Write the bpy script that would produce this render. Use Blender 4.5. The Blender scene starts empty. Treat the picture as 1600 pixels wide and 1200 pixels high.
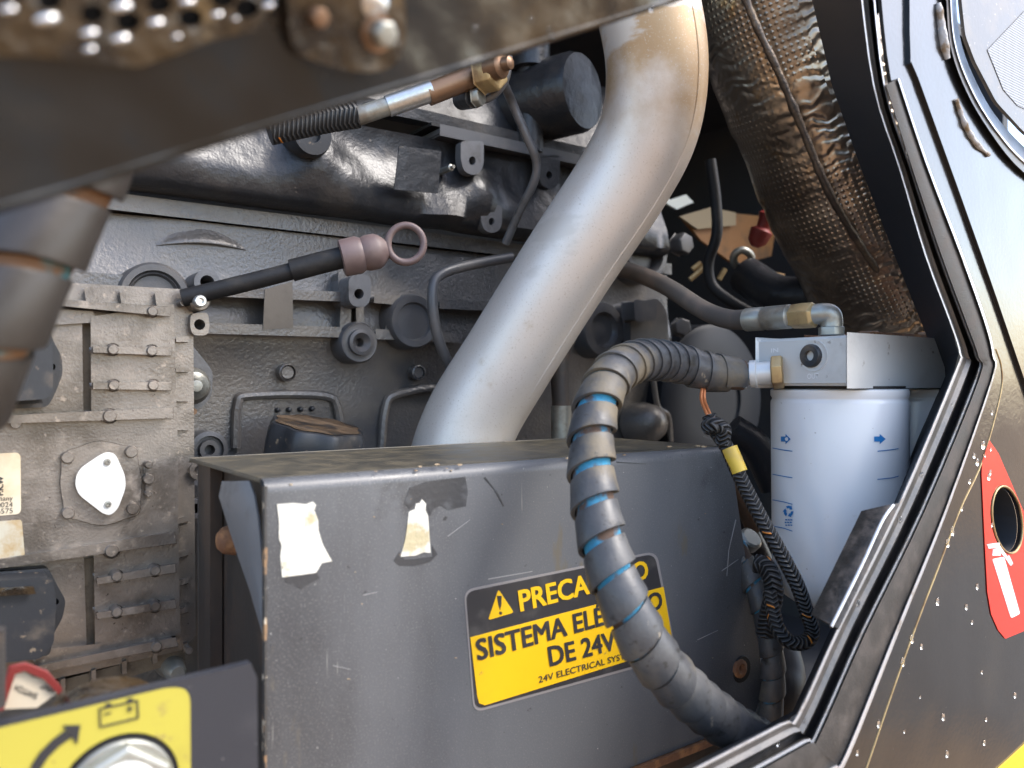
import bpy, bmesh, math, random
from mathutils import Vector, Matrix, noise
from mathutils.geometry import tessellate_polygon
random.seed(7)
R = math.radians
sc = bpy.context.scene
COL = sc.collection

# ------------------------------------------------------------------ camera, sky, sun, exposure
CAM_H = 1.62
FPX = 1250.0                       # focal length in pixels of the 1600 px wide picture
cam = bpy.data.cameras.new('camera')
cam.sensor_width = 36.0
cam.lens = FPX / 1600.0 * 36.0
cam.clip_start = 0.02
cam.clip_end = 2000
cam.dof.use_dof = True
cam.dof.focus_distance = 0.74
cam.dof.aperture_fstop = 5.4
camo = bpy.data.objects.new('camera', cam)
camo.location = (0, 0, CAM_H)
camo.rotation_euler = (R(90), 0, 0)
COL.objects.link(camo)
sc.camera = camo

SUN_EL, SUN_AZ = 48.0, 100.0       # azimuth clockwise from +Y
world = bpy.data.worlds.new('World')
sc.world = world
world.use_nodes = True
wn, wl = world.node_tree.nodes, world.node_tree.links
wn.clear()
sky = wn.new('ShaderNodeTexSky')
sky.sky_type = 'NISHITA'
sky.sun_disc = False
sky.sun_elevation = R(SUN_EL)
sky.sun_rotation = R(SUN_AZ)
sky.air_density = 1.0
sky.dust_density = 2.0
bg = wn.new('ShaderNodeBackground')
bg.inputs['Strength'].default_value = 0.15
wo = wn.new('ShaderNodeOutputWorld')
wl.new(sky.outputs[0], bg.inputs[0])
wl.new(bg.outputs[0], wo.inputs[0])

sun = bpy.data.lights.new('sun', 'SUN')
sun.energy = 0.9
sun.angle = R(18)
sun.color = (1.0, 0.97, 0.93)
suno = bpy.data.objects.new('sun', sun)
sd = Vector((math.sin(R(SUN_AZ)) * math.cos(R(SUN_EL)), math.cos(R(SUN_AZ)) * math.cos(R(SUN_EL)), math.sin(R(SUN_EL))))
suno.rotation_euler = sd.to_track_quat('Z', 'Y').to_euler()
suno.location = (1, -2, 5)
COL.objects.link(suno)

vs = sc.view_settings
vs.view_transform = 'Standard'
vs.look = 'None'
vs.gamma = 1.0
vs.use_curve_mapping = False
vs.exposure = 1.9

# ------------------------------------------------------------------ machine frame
# The machine stands turned by TH to the picture: u runs along the engine, d away from its flank, z up
TH = R(36)
CT, ST = math.cos(TH), math.sin(TH)


def W(p):
    return Vector((p[0] * CT - p[1] * ST, p[0] * ST + p[1] * CT, p[2] + CAM_H))


def ray(px, py):
    rx, rz = (px - 800) / FPX, (600 - py) / FPX
    return rx * CT + ST, -rx * ST + CT, rz


def m(px, py, d):                   # point of the plane at distance d from the flank
    a, b, c = ray(px, py)
    t = d / b
    return Vector((t * a, d, t * c))


def mt(px, py, t):                  # point at a depth t
    a, b, c = ray(px, py)
    return Vector((t * a, t * b, t * c))


def pr(px, d):                      # metres per picture pixel on that plane
    return d / ray(px, 600)[1] / FPX


# ------------------------------------------------------------------ materials
MATS = {}


def mat(name, base, rough=0.5, metal=0.0, layers=(), bump=(), coat=0.0, spec=0.5, uvbump=None, emit=None):
    """layers: (scale, lo, hi, colour, roughness or None, stretch, detail); bump: (scale, strength, distance)"""
    if name in MATS:
        return MATS[name]
    M = bpy.data.materials.new(name)
    M.use_nodes = True
    nt = M.node_tree
    n, l = nt.nodes, nt.links
    b = n['Principled BSDF']
    b.inputs['Metallic'].default_value = metal
    b.inputs['Coat Weight'].default_value = coat
    b.inputs['Coat Roughness'].default_value = 0.15
    b.inputs['Specular IOR Level'].default_value = spec
    geo = n.new('ShaderNodeNewGeometry')
    rot = n.new('ShaderNodeVectorRotate')
    rot.rotation_type = 'Z_AXIS'
    rot.inputs['Angle'].default_value = -TH
    l.new(geo.outputs['Position'], rot.inputs['Vector'])
    col = n.new('ShaderNodeRGB')
    col.outputs[0].default_value = (*base, 1)
    cs = col.outputs[0]
    rv = n.new('ShaderNodeValue')
    rv.outputs[0].default_value = rough
    rs = rv.outputs[0]
    for i, L in enumerate(layers):
        scale, lo, hi, c2, r2 = L[:5]
        stretch = L[5] if len(L) > 5 else (1, 1, 1)
        det = L[6] if len(L) > 6 else 6
        zg = None
        if isinstance(scale, tuple):              # heat tint that follows the height of the pipe: (noise scale, z0, z1)
            scale, za, zb = scale
            sx = n.new('ShaderNodeSeparateXYZ')
            l.new(geo.outputs['Position'], sx.inputs[0])
            zm = n.new('ShaderNodeMapRange')
            zm.inputs['From Min'].default_value = CAM_H + za
            zm.inputs['From Max'].default_value = CAM_H + zb
            l.new(sx.outputs[2], zm.inputs[0])
            zg = zm.outputs[0]
        mp = n.new('ShaderNodeMapping')
        mp.inputs['Scale'].default_value = stretch
        mp.inputs['Location'].default_value = (3.1 * i + 0.7, 1.7 * i, 2.3 * i)
        l.new(rot.outputs[0], mp.inputs[0])
        tx = n.new('ShaderNodeTexNoise')
        tx.inputs['Scale'].default_value = scale
        tx.inputs['Detail'].default_value = det
        tx.inputs['Roughness'].default_value = 0.6
        l.new(mp.outputs[0], tx.inputs['Vector'])
        mr = n.new('ShaderNodeMapRange')
        mr.inputs['From Min'].default_value = lo
        mr.inputs['From Max'].default_value = hi
        mr.interpolation_type = 'SMOOTHSTEP'
        l.new(mth(n, l, 'MULTIPLY', tx.outputs['Fac'], zg) if zg else tx.outputs['Fac'], mr.inputs['Value'])
        mx = n.new('ShaderNodeMix')
        mx.data_type = 'RGBA'
        l.new(mr.outputs[0], mx.inputs[0])
        l.new(cs, mx.inputs[6])
        mx.inputs[7].default_value = (*c2, 1)
        cs = mx.outputs[2]
        if r2 is not None:
            mf = n.new('ShaderNodeMix')
            l.new(mr.outputs[0], mf.inputs[0])
            l.new(rs, mf.inputs[2])
            mf.inputs[3].default_value = r2
            rs = mf.outputs[0]
    l.new(cs, b.inputs['Base Color'])
    l.new(rs, b.inputs['Roughness'])
    prev = None
    for (scale, strength, dist) in bump:
        tx = n.new('ShaderNodeTexNoise')
        tx.inputs['Scale'].default_value = scale
        tx.inputs['Detail'].default_value = 3
        l.new(rot.outputs[0], tx.inputs['Vector'])
        bp = n.new('ShaderNodeBump')
        bp.inputs['Strength'].default_value = strength
        bp.inputs['Distance'].default_value = dist
        l.new(tx.outputs['Fac'], bp.inputs['Height'])
        if prev:
            l.new(prev, bp.inputs['Normal'])
        prev = bp.outputs[0]
    if uvbump:
        prev = uvbump(M, n, l, b, prev, cs)
    if prev:
        l.new(prev, b.inputs['Normal'])
    MATS[name] = M
    return M


def mth(n, l, op, a, b=None):
    x = n.new('ShaderNodeMath')
    x.operation = op
    for i, v in enumerate((a, b)):
        if v is None:
            continue
        if isinstance(v, (int, float)):
            x.inputs[i].default_value = v
        else:
            l.new(v, x.inputs[i])
    return x.outputs[0]


def uv_sep(n, l):
    uv = n.new('ShaderNodeUVMap')
    s = n.new('ShaderNodeSeparateXYZ')
    l.new(uv.outputs[0], s.inputs[0])
    return s.outputs[0], s.outputs[1], uv.outputs[0]


def dimples(M, n, l, b, prev, cs):            # embossed foil: staggered dimples, crumpled into wrinkles in places
    s, v, uv = uv_sep(n, l)
    k = 2 * math.pi / 0.0135
    h = mth(n, l, 'MULTIPLY', mth(n, l, 'SINE', mth(n, l, 'MULTIPLY', mth(n, l, 'ADD', s, v), k)),
            mth(n, l, 'SINE', mth(n, l, 'MULTIPLY', mth(n, l, 'SUBTRACT', s, v), k)))
    h = mth(n, l, 'MULTIPLY', mth(n, l, 'POWER', mth(n, l, 'MAXIMUM', h, 0.0), 1.5), 1.3)
    wv = n.new('ShaderNodeTexWave')
    wv.wave_type = 'BANDS'
    wv.bands_direction = 'X'
    wv.inputs['Scale'].default_value = 24
    wv.inputs['Distortion'].default_value = 9
    wv.inputs['Detail'].default_value = 2
    wv.inputs['Detail Scale'].default_value = 1.2
    l.new(uv, wv.inputs['Vector'])
    nz = n.new('ShaderNodeTexNoise')
    nz.inputs['Scale'].default_value = 7
    l.new(uv, nz.inputs['Vector'])
    mk = n.new('ShaderNodeMapRange')
    mk.inputs['From Min'].default_value = 0.42
    mk.inputs['From Max'].default_value = 0.56
    l.new(nz.outputs[0], mk.inputs[0])
    mx = n.new('ShaderNodeMix')
    l.new(mk.outputs[0], mx.inputs[0])
    l.new(h, mx.inputs[2])
    l.new(mth(n, l, 'MULTIPLY', wv.outputs['Fac'], 1.8), mx.inputs[3])
    bp = n.new('ShaderNodeBump')
    bp.inputs['Strength'].default_value = 0.9
    bp.inputs['Distance'].default_value = 0.0008
    l.new(mx.outputs[0], bp.inputs['Height'])
    return bp.outputs[0]


def braid(pitch, rings):
    def f(M, n, l, b, prev, cs):              # woven sleeve, v runs 0..1 round the sleeve
        s, v, uv = uv_sep(n, l)
        a = mth(n, l, 'MULTIPLY', s, 2 * math.pi / pitch)
        tri = mth(n, l, 'PINGPONG', mth(n, l, 'MULTIPLY', v, rings), 0.5)
        w = mth(n, l, 'SINE', mth(n, l, 'ADD', a, mth(n, l, 'MULTIPLY', tri, 12.0)))
        bp = n.new('ShaderNodeBump')
        bp.inputs['Strength'].default_value = 1.0
        bp.inputs['Distance'].default_value = 0.0016
        l.new(w, bp.inputs['Height'])
        mr = n.new('ShaderNodeMapRange')
        mr.inputs['From Min'].default_value = -0.2
        mr.inputs['From Max'].default_value = 0.9
        l.new(w, mr.inputs[0])
        # tracer thread: one rare strand is orange
        cell = mth(n, l, 'FLOOR', mth(n, l, 'DIVIDE', mth(n, l, 'ADD', a, mth(n, l, 'MULTIPLY', tri, 12.0)), 2 * math.pi))
        col = mth(n, l, 'FLOOR', mth(n, l, 'MULTIPLY', v, rings * 2))
        cb = n.new('ShaderNodeCombineXYZ')
        l.new(cell, cb.inputs[0])
        l.new(col, cb.inputs[1])
        wn_ = n.new('ShaderNodeTexWhiteNoise')
        l.new(cb.outputs[0], wn_.inputs['Vector'])
        tr = mth(n, l, 'MULTIPLY', mth(n, l, 'GREATER_THAN', wn_.outputs['Value'], 0.955), mr.outputs[0])
        mx = n.new('ShaderNodeMix')
        mx.data_type = 'RGBA'
        l.new(mr.outputs[0], mx.inputs[0])
        mx.inputs[6].default_value = (0.008, 0.008, 0.009, 1)
        mx.inputs[7].default_value = (0.075, 0.075, 0.075, 1)
        mo = n.new('ShaderNodeMix')
        mo.data_type = 'RGBA'
        l.new(tr, mo.inputs[0])
        l.new(mx.outputs[2], mo.inputs[6])
        mo.inputs[7].default_value = (0.75, 0.25, 0.03, 1)
        l.new(mo.outputs[2], b.inputs['Base Color'])
        return bp.outputs[0]
    return f


def perforated(M, n, l, b, prev, cs):         # fine punched mesh
    s, v, uv = uv_sep(n, l)
    k = math.pi / 0.0023
    h = mth(n, l, 'MULTIPLY', mth(n, l, 'SINE', mth(n, l, 'MULTIPLY', mth(n, l, 'ADD', s, v), k)),
            mth(n, l, 'SINE', mth(n, l, 'MULTIPLY', mth(n, l, 'SUBTRACT', s, v), k)))
    g = mth(n, l, 'GREATER_THAN', h, 0.25)
    mx = n.new('ShaderNodeMix')
    mx.data_type = 'RGBA'
    l.new(g, mx.inputs[0])
    l.new(cs, mx.inputs[6])
    mx.inputs[7].default_value = (0.01, 0.01, 0.012, 1)
    l.new(mx.outputs[2], b.inputs['Base Color'])
    bp = n.new('ShaderNodeBump')
    bp.inputs['Strength'].default_value = 0.8
    bp.inputs['Distance'].default_value = 0.001
    bp.invert = True
    l.new(g, bp.inputs['Height'])
    return bp.outputs[0]


def weave(M, n, l, b, prev, cs):
    s, v, uv = uv_sep(n, l)
    k = 2 * math.pi / 0.0016
    h = mth(n, l, 'MULTIPLY', mth(n, l, 'SINE', mth(n, l, 'MULTIPLY', s, k)), mth(n, l, 'SINE', mth(n, l, 'MULTIPLY', v, 300)))
    bp = n.new('ShaderNodeBump')
    bp.inputs['Strength'].default_value = 0.6
    bp.inputs['Distance'].default_value = 0.0006
    l.new(h, bp.inputs['Height'])
    return bp.outputs[0]


TAN = (0.24, 0.165, 0.105)
mat('block_paint', (0.082, 0.081, 0.083), 0.27, 0.2, [(9, .42, .70, (0.125, 0.112, 0.098), .36), (5, .48, .68, (0.165, 0.142, 0.118), .36), (200, .68, .76, (0.24, 0.2, 0.16), .6)],
    [(260, .42, .0016), (600, .25, .0007)], spec=.8)
mat('block_machined', (0.07, 0.07, 0.074), 0.36, 0.1, [(20, .45, .75, (0.11, 0.10, 0.092), .5)], [(600, .15, .001)])
mat('head_paint', (0.020, 0.021, 0.024), 0.33, 0.1, [(11, .5, .75, (0.055, 0.047, 0.04), .5), (90, .66, .74, (0.12, 0.1, 0.08), .6)], [(60, .35, .004), (420, .25, .001)])
mat('head_lug', (0.12, 0.12, 0.125), 0.4, 0.2, [(40, .45, .7, (0.07, 0.065, 0.06), .5)], [(300, .2, .001)])
mat('module_alloy', (0.245, 0.217, 0.19), 0.36, 0.6, [(14, .44, .62, (0.145, 0.127, 0.11), .28), (55, .54, .74, (0.32, 0.275, 0.23), .5), (8, .55, .66, (0.115, 0.096, 0.08), .26), (160, .60, .72, (0.36, 0.305, 0.25), .6), (260, .66, .72, (0.07, 0.055, 0.045), .6)],
    [(500, .35, .0007), (60, .12, .001)])
mat('dark_edging', (0.035, 0.026, 0.019), 0.7, 0, [(60, .45, .6, (0.10, 0.075, 0.055), .7)])
mat('dirty_frame', (0.022, 0.019, 0.016), 0.5, 0, [(60, .45, .65, (0.075, 0.06, 0.05), .65)], [(250, .4, .0015)])
mat('module_channel', (0.17, 0.13, 0.085), 0.6, 0.1, [(40, .45, .7, (0.1, 0.075, 0.05), .6)], [(300, .3, .001)])
mat('black_plastic', (0.022, 0.024, 0.028), 0.42, 0, [(22, .52, .72, (0.10, 0.08, 0.06), .65), (140, .62, .7, (0.2, 0.15, 0.1), .7)], [(300, .1, .001)])
mat('black_rubber', (0.012, 0.012, 0.013), 0.55, 0, [(30, .5, .75, (0.035, 0.032, 0.028), .7)], [(500, .15, .0008)], spec=.3)
mat('dusty_rubber', (0.05, 0.043, 0.038), 0.6, 0, [(25, .42, .7, (0.13, 0.09, 0.06), .75)], [(500, .15, .0008)])
mat('white_coat', (0.68, 0.67, 0.63), 0.4, 0, [(30, .55, .75, (0.5, 0.47, 0.42), .5)], [(200, .08, .001)])
mat('label_paper', (0.66, 0.57, 0.42), 0.45, 0, [(20, .5, .75, (0.55, 0.43, 0.27), .5)])
mat('label_silver', (0.55, 0.52, 0.42), 0.35, 0.3, [(30, .45, .65, (0.42, 0.27, 0.1), .5)])
mat('ink', (0.02, 0.02, 0.022), 0.5)
mat('cover_paint', (0.053, 0.054, 0.057), 0.35, 0, [(5, .36, .62, (0.105, 0.108, 0.114), .44, (1, 1, .3)), (7, .60, .66, (0.055, 0.056, 0.06), .30), (800, .54, .70, (0.15, 0.147, 0.143), .55, (1, 1, 1), 2), (120, .66, .70, (0.04, 0.04, 0.042), .3), (300, .73, .75, (0.45, 0.43, 0.40), .6, (1, 1, 1), 2),
    (45, .72, .76, (0.25, 0.24, 0.22), .6, (6, 1, .25), 2), (11, .63, .70, (0.12, 0.105, 0.08), .6, (2, 1, .6))], [(700, .15, .0006), (12, .12, .004)])
mat('switch_paint', (0.028, 0.030, 0.037), 0.34, 0, [(12, .5, .75, (0.05, 0.05, 0.055), .45), (300, .74, .76, (0.4, 0.38, 0.36), .6, (1, 1, 1), 2)], [(700, .15, .0006)])
mat('cover_top', (0.05, 0.046, 0.036), 0.42, 0, [(45, .35, .70, (0.115, 0.095, 0.062), .55), (300, .74, .76, (0.5, 0.42, 0.3), .6, (1, 1, 1), 2)], [(700, .15, .0006)])
mat('cover_edge', (0.05, 0.047, 0.044), 0.5, 0, [(40, .50, .56, (0.28, 0.17, 0.09), .8), (90, .57, .62, (0.55, 0.46, 0.34), .7)], [(300, .4, .001)])
mat('dirty_dark', (0.03, 0.024, 0.02), 0.55, 0, [(15, .45, .7, (0.085, 0.05, 0.03), .7, (1, 1, .4))], [(200, .2, .001)])
mat('grey_flap', (0.16, 0.16, 0.165), 0.45, 0, [(20, .5, .75, (0.1, 0.09, 0.08), .6)])
mat('rust', (0.17, 0.075, 0.035), 0.8, 0, [(70, .45, .65, (0.32, 0.15, 0.06), .85)], [(300, .5, .002)])
mat('sticker_residue', (0.62, 0.60, 0.53), 0.65, 0, [(28, .52, .62, (0.46, 0.40, 0.25), .7), (90, .64, .7, (0.2, 0.17, 0.11), .7)], [(160, .5, .002)])
mat('bare_chip', (0.40, 0.31, 0.20), 0.7, 0, [(200, .45, .6, (0.25, 0.17, 0.1), .8)])
mat('sticker_black', (0.035, 0.033, 0.034), 0.38, 0, [(40, .5, .75, (0.07, 0.065, 0.06), .5)])
mat('sticker_edge', (0.24, 0.22, 0.21), 0.5)
mat('sticker_yellow', (0.80, 0.47, 0.012), 0.36, 0, [(14, .5, .8, (0.70, 0.40, 0.012), .45), (110, .66, .72, (0.4, 0.25, 0.05), .6)], coat=.2)
mat('lemon_sticker', (0.40, 0.345, 0.05), 0.42, 0, [(25, .5, .8, (0.34, 0.285, 0.045), .5), (60, .62, .72, (0.26, 0.2, 0.06), .6), (160, .68, .72, (0.14, 0.1, 0.05), .6)], coat=.1)
mat('pipe_steel', (0.71, 0.655, 0.595), 0.43, 0.45, [(7, .52, .74, (0.60, 0.52, 0.43), .46), ((9, .06, .36), .22, .44, (0.46, 0.315, 0.18), .44), (500, .56, .74, (0.56, 0.49, 0.41), .5, (1, 1, 1), 4), (420, .72, .76, (0.25, 0.16, 0.1), .6, (1, 1, 1), 3), (16, .62, .74, (0.52, 0.42, 0.31), .5), (5, .56, .62, (0.62, 0.57, 0.51), .5, (1, 1, 2.5))],
    [(600, .2, .0006), (35, .08, .002)])
mat('heat_foil', (0.44, 0.355, 0.27), 0.28, 0.95, [(10, .45, .7, (0.20, 0.16, 0.125), .40), (30, .6, .75, (0.50, 0.32, 0.16), .33)], uvbump=dimples)
mat('foil_seam', (0.09, 0.07, 0.055), 0.45, 0.6, [(40, .4, .7, (0.2, 0.15, 0.1), .5)], [(250, .5, .002)])
mat('wrap_plastic', (0.054, 0.055, 0.058), 0.40, 0, [(22, .46, .72, (0.10, 0.097, 0.093), .55), (170, .60, .7, (0.035, 0.033, 0.03), .5), (9, .52, .64, (0.14, 0.115, 0.078), .65), (34, .60, .68, (0.022, 0.02, 0.018), .4), (120, .66, .72, (0.2, 0.17, 0.13), .7, (1, 1, .3))], [(350, .25, .0009)])
mat('blue_braid', (0.03, 0.24, 0.40), 0.55, 0, [(38, .44, .56, (0.10, 0.06, 0.04), .75)], uvbump=weave)
mat('brown_wrap', (0.038, 0.032, 0.027), 0.42, 0, [(12, .45, .62, (0.022, 0.013, 0.008), .5), (40, .6, .7, (0.09, 0.062, 0.04), .6)], [(350, .15, .0008)])
mat('rust_hose', (0.18, 0.09, 0.04), 0.7, 0, [(40, .55, .65, (0.05, 0.2, 0.24), .7)])
mat('block_alu', (0.62, 0.625, 0.615), 0.40, 0.3, [(18, .48, .75, (0.47, 0.465, 0.45), .5), (75, .65, .74, (0.24, 0.21, 0.18), .6)], [(500, .12, .0006)])
mat('bright_steel', (0.62, 0.62, 0.60), 0.3, 0.85, [(30, .5, .7, (0.42, 0.39, 0.34), .45)], [(300, .15, .0008)])
mat('zinc', (0.34, 0.34, 0.305), 0.40, 0.65, [(40, .45, .7, (0.22, 0.195, 0.16), .5)], [(400, .15, .0008)])
mat('brass_zinc', (0.46, 0.34, 0.17), 0.42, 0.6, [(40, .45, .7, (0.26, 0.16, 0.08), .55)], [(400, .15, .0008)])
mat('brown_zinc', (0.21, 0.125, 0.075), 0.4, 0.6, [(40, .45, .7, (0.12, 0.075, 0.045), .5)], [(400, .15, .0008)])
mat('filter_white', (0.70, 0.71, 0.725), 0.28, 0, [(12, .5, .8, (0.64, 0.645, 0.65), .36), (60, .68, .78, (0.56, 0.54, 0.50), .5), (250, .76, .78, (0.3, 0.26, 0.22), .5, (1, 1, 1), 2)], coat=.25)
mat('blue_ink', (0.015, 0.16, 0.42), 0.45)
mat('panel_paint', (0.009, 0.009, 0.010), 0.18, 0, [(9, .5, .75, (0.020, 0.018, 0.016), .28), (420, .77, .79, (0.3, 0.25, 0.2), .6, (1, 1, 1), 2)], [(4, .35, .03), (230, .12, .0015), (900, .08, .0004)], coat=.65, spec=.6)
mat('frame_paint', (0.055, 0.053, 0.051), 0.30, 0.05, [(30, .42, .68, (0.10, 0.09, 0.082), .42), (150, .60, .70, (0.03, 0.028, 0.026), .3)], [(400, .25, .001)], spec=.7)
mat('frame_edge', (0.62, 0.64, 0.67), 0.32, 0.5, [(60, .5, .7, (0.36, 0.33, 0.30), .45)], [(300, .3, .001)])
mat('seal_rubber', (0.030, 0.027, 0.025), 0.55, 0, [(60, .4, .7, (0.065, 0.055, 0.048), .75)], [(700, .3, .0008)])
mat('jamb_paint', (0.010, 0.013, 0.019), 0.5, 0, [(10, .5, .8, (0.016, 0.018, 0.022), .55)], spec=.25)
mat('dark_bay', (0.026, 0.029, 0.036), 0.6, 0, [(8, .5, .8, (0.045, 0.042, 0.04), .7)])
mat('beam_paint', (0.010, 0.010, 0.010), 0.20, 0, [(5, .47, .62, (0.05, 0.029, 0.009), .3), (22, .62, .74, (0.11, 0.075, 0.045), .6), (60, .70, .74, (0.2, 0.15, 0.11), .7)], [(7, .6, .05), (200, .2, .001)], spec=.5)
mat('worn_steel', (0.58, 0.57, 0.56), 0.27, 0.9)
mat('ochre_dirt', (0.05, 0.032, 0.015), 0.32, 0, [(30, .42, .60, (0.014, 0.010, 0.007), .25), (50, .58, .68, (0.13, 0.085, 0.035), .5)], [(200, .4, .002), (40, .6, .01)])
mat('red_sticker', (0.72, 0.035, 0.02), 0.3, 0, [(20, .5, .8, (0.66, 0.05, 0.03), .4)], coat=.3)
mat('red_plastic', (0.20, 0.025, 0.02), 0.45)
mat('white_print', (0.78, 0.78, 0.78), 0.45)
mat('yellow_paint', (0.75, 0.46, 0.02), 0.3, coat=.3)
mat('mesh_plate', (0.30, 0.30, 0.31), 0.4, 0.2, uvbump=perforated)
mat('window_plate', (0.11, 0.105, 0.10), 0.32, 0.1, [(30, .45, .75, (0.2, 0.185, 0.17), .5), (260, .65, .69, (0.4, 0.38, 0.35), .6)], [(300, .15, .001)], coat=.2)
mat('sealant', (0.38, 0.38, 0.38), 0.5, 0, [(60, .5, .65, (0.2, 0.14, 0.08), .6)], [(180, .6, .003)])
mat('braid_sleeve', (0.02, 0.02, 0.02), 0.5, 0, uvbump=braid(0.0042, 3))
mat('copper_wire', (0.55, 0.19, 0.07), 0.4, 0.3)
mat('yellow_tape', (0.55, 0.38, 0.04), 0.5, 0, [(40, .5, .7, (0.42, 0.29, 0.08), .6)])
mat('orange_panel', (0.22, 0.095, 0.02), 0.6, 0, [(20, .5, .7, (0.12, 0.06, 0.02), .7)])
mat('cream_panel', (0.26, 0.2, 0.11), 0.6)
mat('pale_panel', (0.75, 0.76, 0.66), 0.4)
mat('dirt_ground', (0.27, 0.165, 0.085), 0.9, 0, [(0.8, .4, .7, (0.34, 0.215, 0.105), .9), (25, .5, .7, (0.18, 0.11, 0.06), .9)], [(30, .5, .02)])
mat('reflected_dark_patch', (0.045, 0.032, 0.02), 0.55, 0, [(3, .4, .7, (0.09, 0.06, 0.035), .8)], [(30, .5, .02)])
mat('water', (0.95, 0.96, 0.97), 0.02, 0)
MATS['water'].node_tree.nodes['Principled BSDF'].inputs['Transmission Weight'].default_value = 1.0
MATS['water'].node_tree.nodes['Principled BSDF'].inputs['IOR'].default_value = 1.33
mat('boot_rubber', (0.115, 0.078, 0.074), 0.5, 0, [(25, .45, .7, (0.155, 0.112, 0.10), .6)], [(300, .1, .0008)])
mat('tape_brown', (0.115, 0.098, 0.078), 0.5, 0, [(35, .45, .7, (0.085, 0.072, 0.058), .6)], [(300, .15, .0008)])
mat('dust_cap', (0.15, 0.10, 0.06), 0.75, 0, [(30, .46, .62, (0.03, 0.028, 0.028), .5), (90, .5, .7, (0.23, 0.15, 0.085), .8)], [(350, .3, .001)])
mat('grey_hose', (0.075, 0.066, 0.06), 0.55, 0, [(25, .45, .7, (0.13, 0.10, 0.08), .7)], [(400, .15, .0008)])


# ------------------------------------------------------------------ building helpers
class Thing:
    def __init__(s, name, label, cat, p, group=None, kind=None):
        s.p = Vector(p)
        o = bpy.data.objects.new(name, None)
        o.empty_display_size = 0.02
        COL.objects.link(o)
        o.location = W(s.p)
        o.rotation_euler = (0, 0, TH)
        if kind:
            o['kind'] = kind
        else:
            o['label'] = label
            o['category'] = cat
            if group:
                o['group'] = group
        s.o = o

    def part(s, name, bm, mt_, parent=None, smooth=True, angle=38, bev=0, label=None):
        o = link(name, bm, mt_, s.p, smooth, angle, bev)
        o.parent = parent or s.o
        if label:
            o['label'] = label
        return o


def link(name, bm, mt_, p, smooth=True, angle=38, bev=0):
    if bev:
        bm.normal_update()
        es = [e for e in bm.edges if len(e.link_faces) == 2 and e.calc_face_angle(0) > R(30)]
        bmesh.ops.bevel(bm, geom=es, offset=bev, segments=2, affect='EDGES', clamp_overlap=True, profile=0.6)
    bmesh.ops.recalc_face_normals(bm, faces=bm.faces[:])
    bmesh.ops.translate(bm, verts=bm.verts[:], vec=-p)
    me = bpy.data.meshes.new(name)
    bm.to_mesh(me)
    bm.free()
    if isinstance(mt_, str):
        mt_ = MATS[mt_]
    me.materials.append(mt_)
    if smooth:
        me.polygons.foreach_set('use_smooth', [True] * len(me.polygons))
        me.set_sharp_from_angle(angle=R(angle))
    o = bpy.data.objects.new(name, me)
    COL.objects.link(o)
    return o


def solo(name, label, cat, bm, mt_, group=None, kind=None, **k):
    c = Vector()
    for v in bm.verts:
        c += v.co
    c /= max(1, len(bm.verts))
    c.z = min(v.co.z for v in bm.verts)
    o = link(name, bm, mt_, c, **k)
    o.location = W(c)
    o.rotation_euler = (0, 0, TH)
    if kind:
        o['kind'] = kind
    if label:
        o['label'] = label
    if cat:
        o['category'] = cat
    if group:
        o['group'] = group
    return o


def B():
    return bmesh.new()


def uz(pts, d):
    return [(q.x, q.z) for q in (m(x, y, d) for x, y in pts)]


def prism(bm, outer, d0, d1, holes=()):
    """outer, holes: lists of (u, z); extruded from d0 (front) to d1 (back)"""
    loops = [outer] + list(holes)
    F, K = [], []
    for lp in loops:
        F.append([bm.verts.new((a, d0, b)) for a, b in lp])
        K.append([bm.verts.new((a, d1, b)) for a, b in lp])
    for f, k in zip(F, K):
        for i in range(len(f)):
            j = (i + 1) % len(f)
            bm.faces.new((f[i], f[j], k[j], k[i]))
    if not holes:
        bm.faces.new(F[0])
        bm.faces.new(K[0][::-1])
    else:
        flat_f = [v for f in F for v in f]
        flat_k = [v for k in K for v in k]
        for tri in tessellate_polygon([[Vector((a, b, 0)) for a, b in lp] for lp in loops]):
            for fl in (flat_f, flat_k):
                try:
                    bm.faces.new([fl[i] for i in tri])
                except ValueError:
                    pass
    return bm


def plate(pts, d0, d1, holes=(), bm=None):
    return prism(bm or B(), uz(pts, d0), d0, d1, [uz(h, d0) for h in holes])


def ell(cx, cy, rx, ry, n=24, tilt=0):
    c, s = math.cos(R(tilt)), math.sin(R(tilt))
    o = []
    for i in range(n):
        a = 2 * math.pi * i / n
        x, y = rx * math.cos(a), ry * math.sin(a)
        o.append((cx + x * c - y * s, cy + x * s + y * c))
    return o


def circ(c, r, n=24, a0=0):
    return [(c[0] + r * math.cos(a0 + 2 * math.pi * i / n), c[1] + r * math.sin(a0 + 2 * math.pi * i / n)) for i in range(n)]


def rounded(pts, r, n=5):
    """round the corners of a polygon of (x, y) by r"""
    out = []
    N = len(pts)
    for i in range(N):
        p0, p1, p2 = Vector(pts[i - 1]), Vector(pts[i]), Vector(pts[(i + 1) % N])
        a = p1 + (p0 - p1).normalized() * min(r, (p0 - p1).length * .45)
        c = p1 + (p2 - p1).normalized() * min(r, (p2 - p1).length * .45)
        for k in range(n + 1):
            t = k / n
            q = a * (1 - t) ** 2 + p1 * 2 * t * (1 - t) + c * t * t
            out.append((q.x, q.y))
    return out


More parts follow.
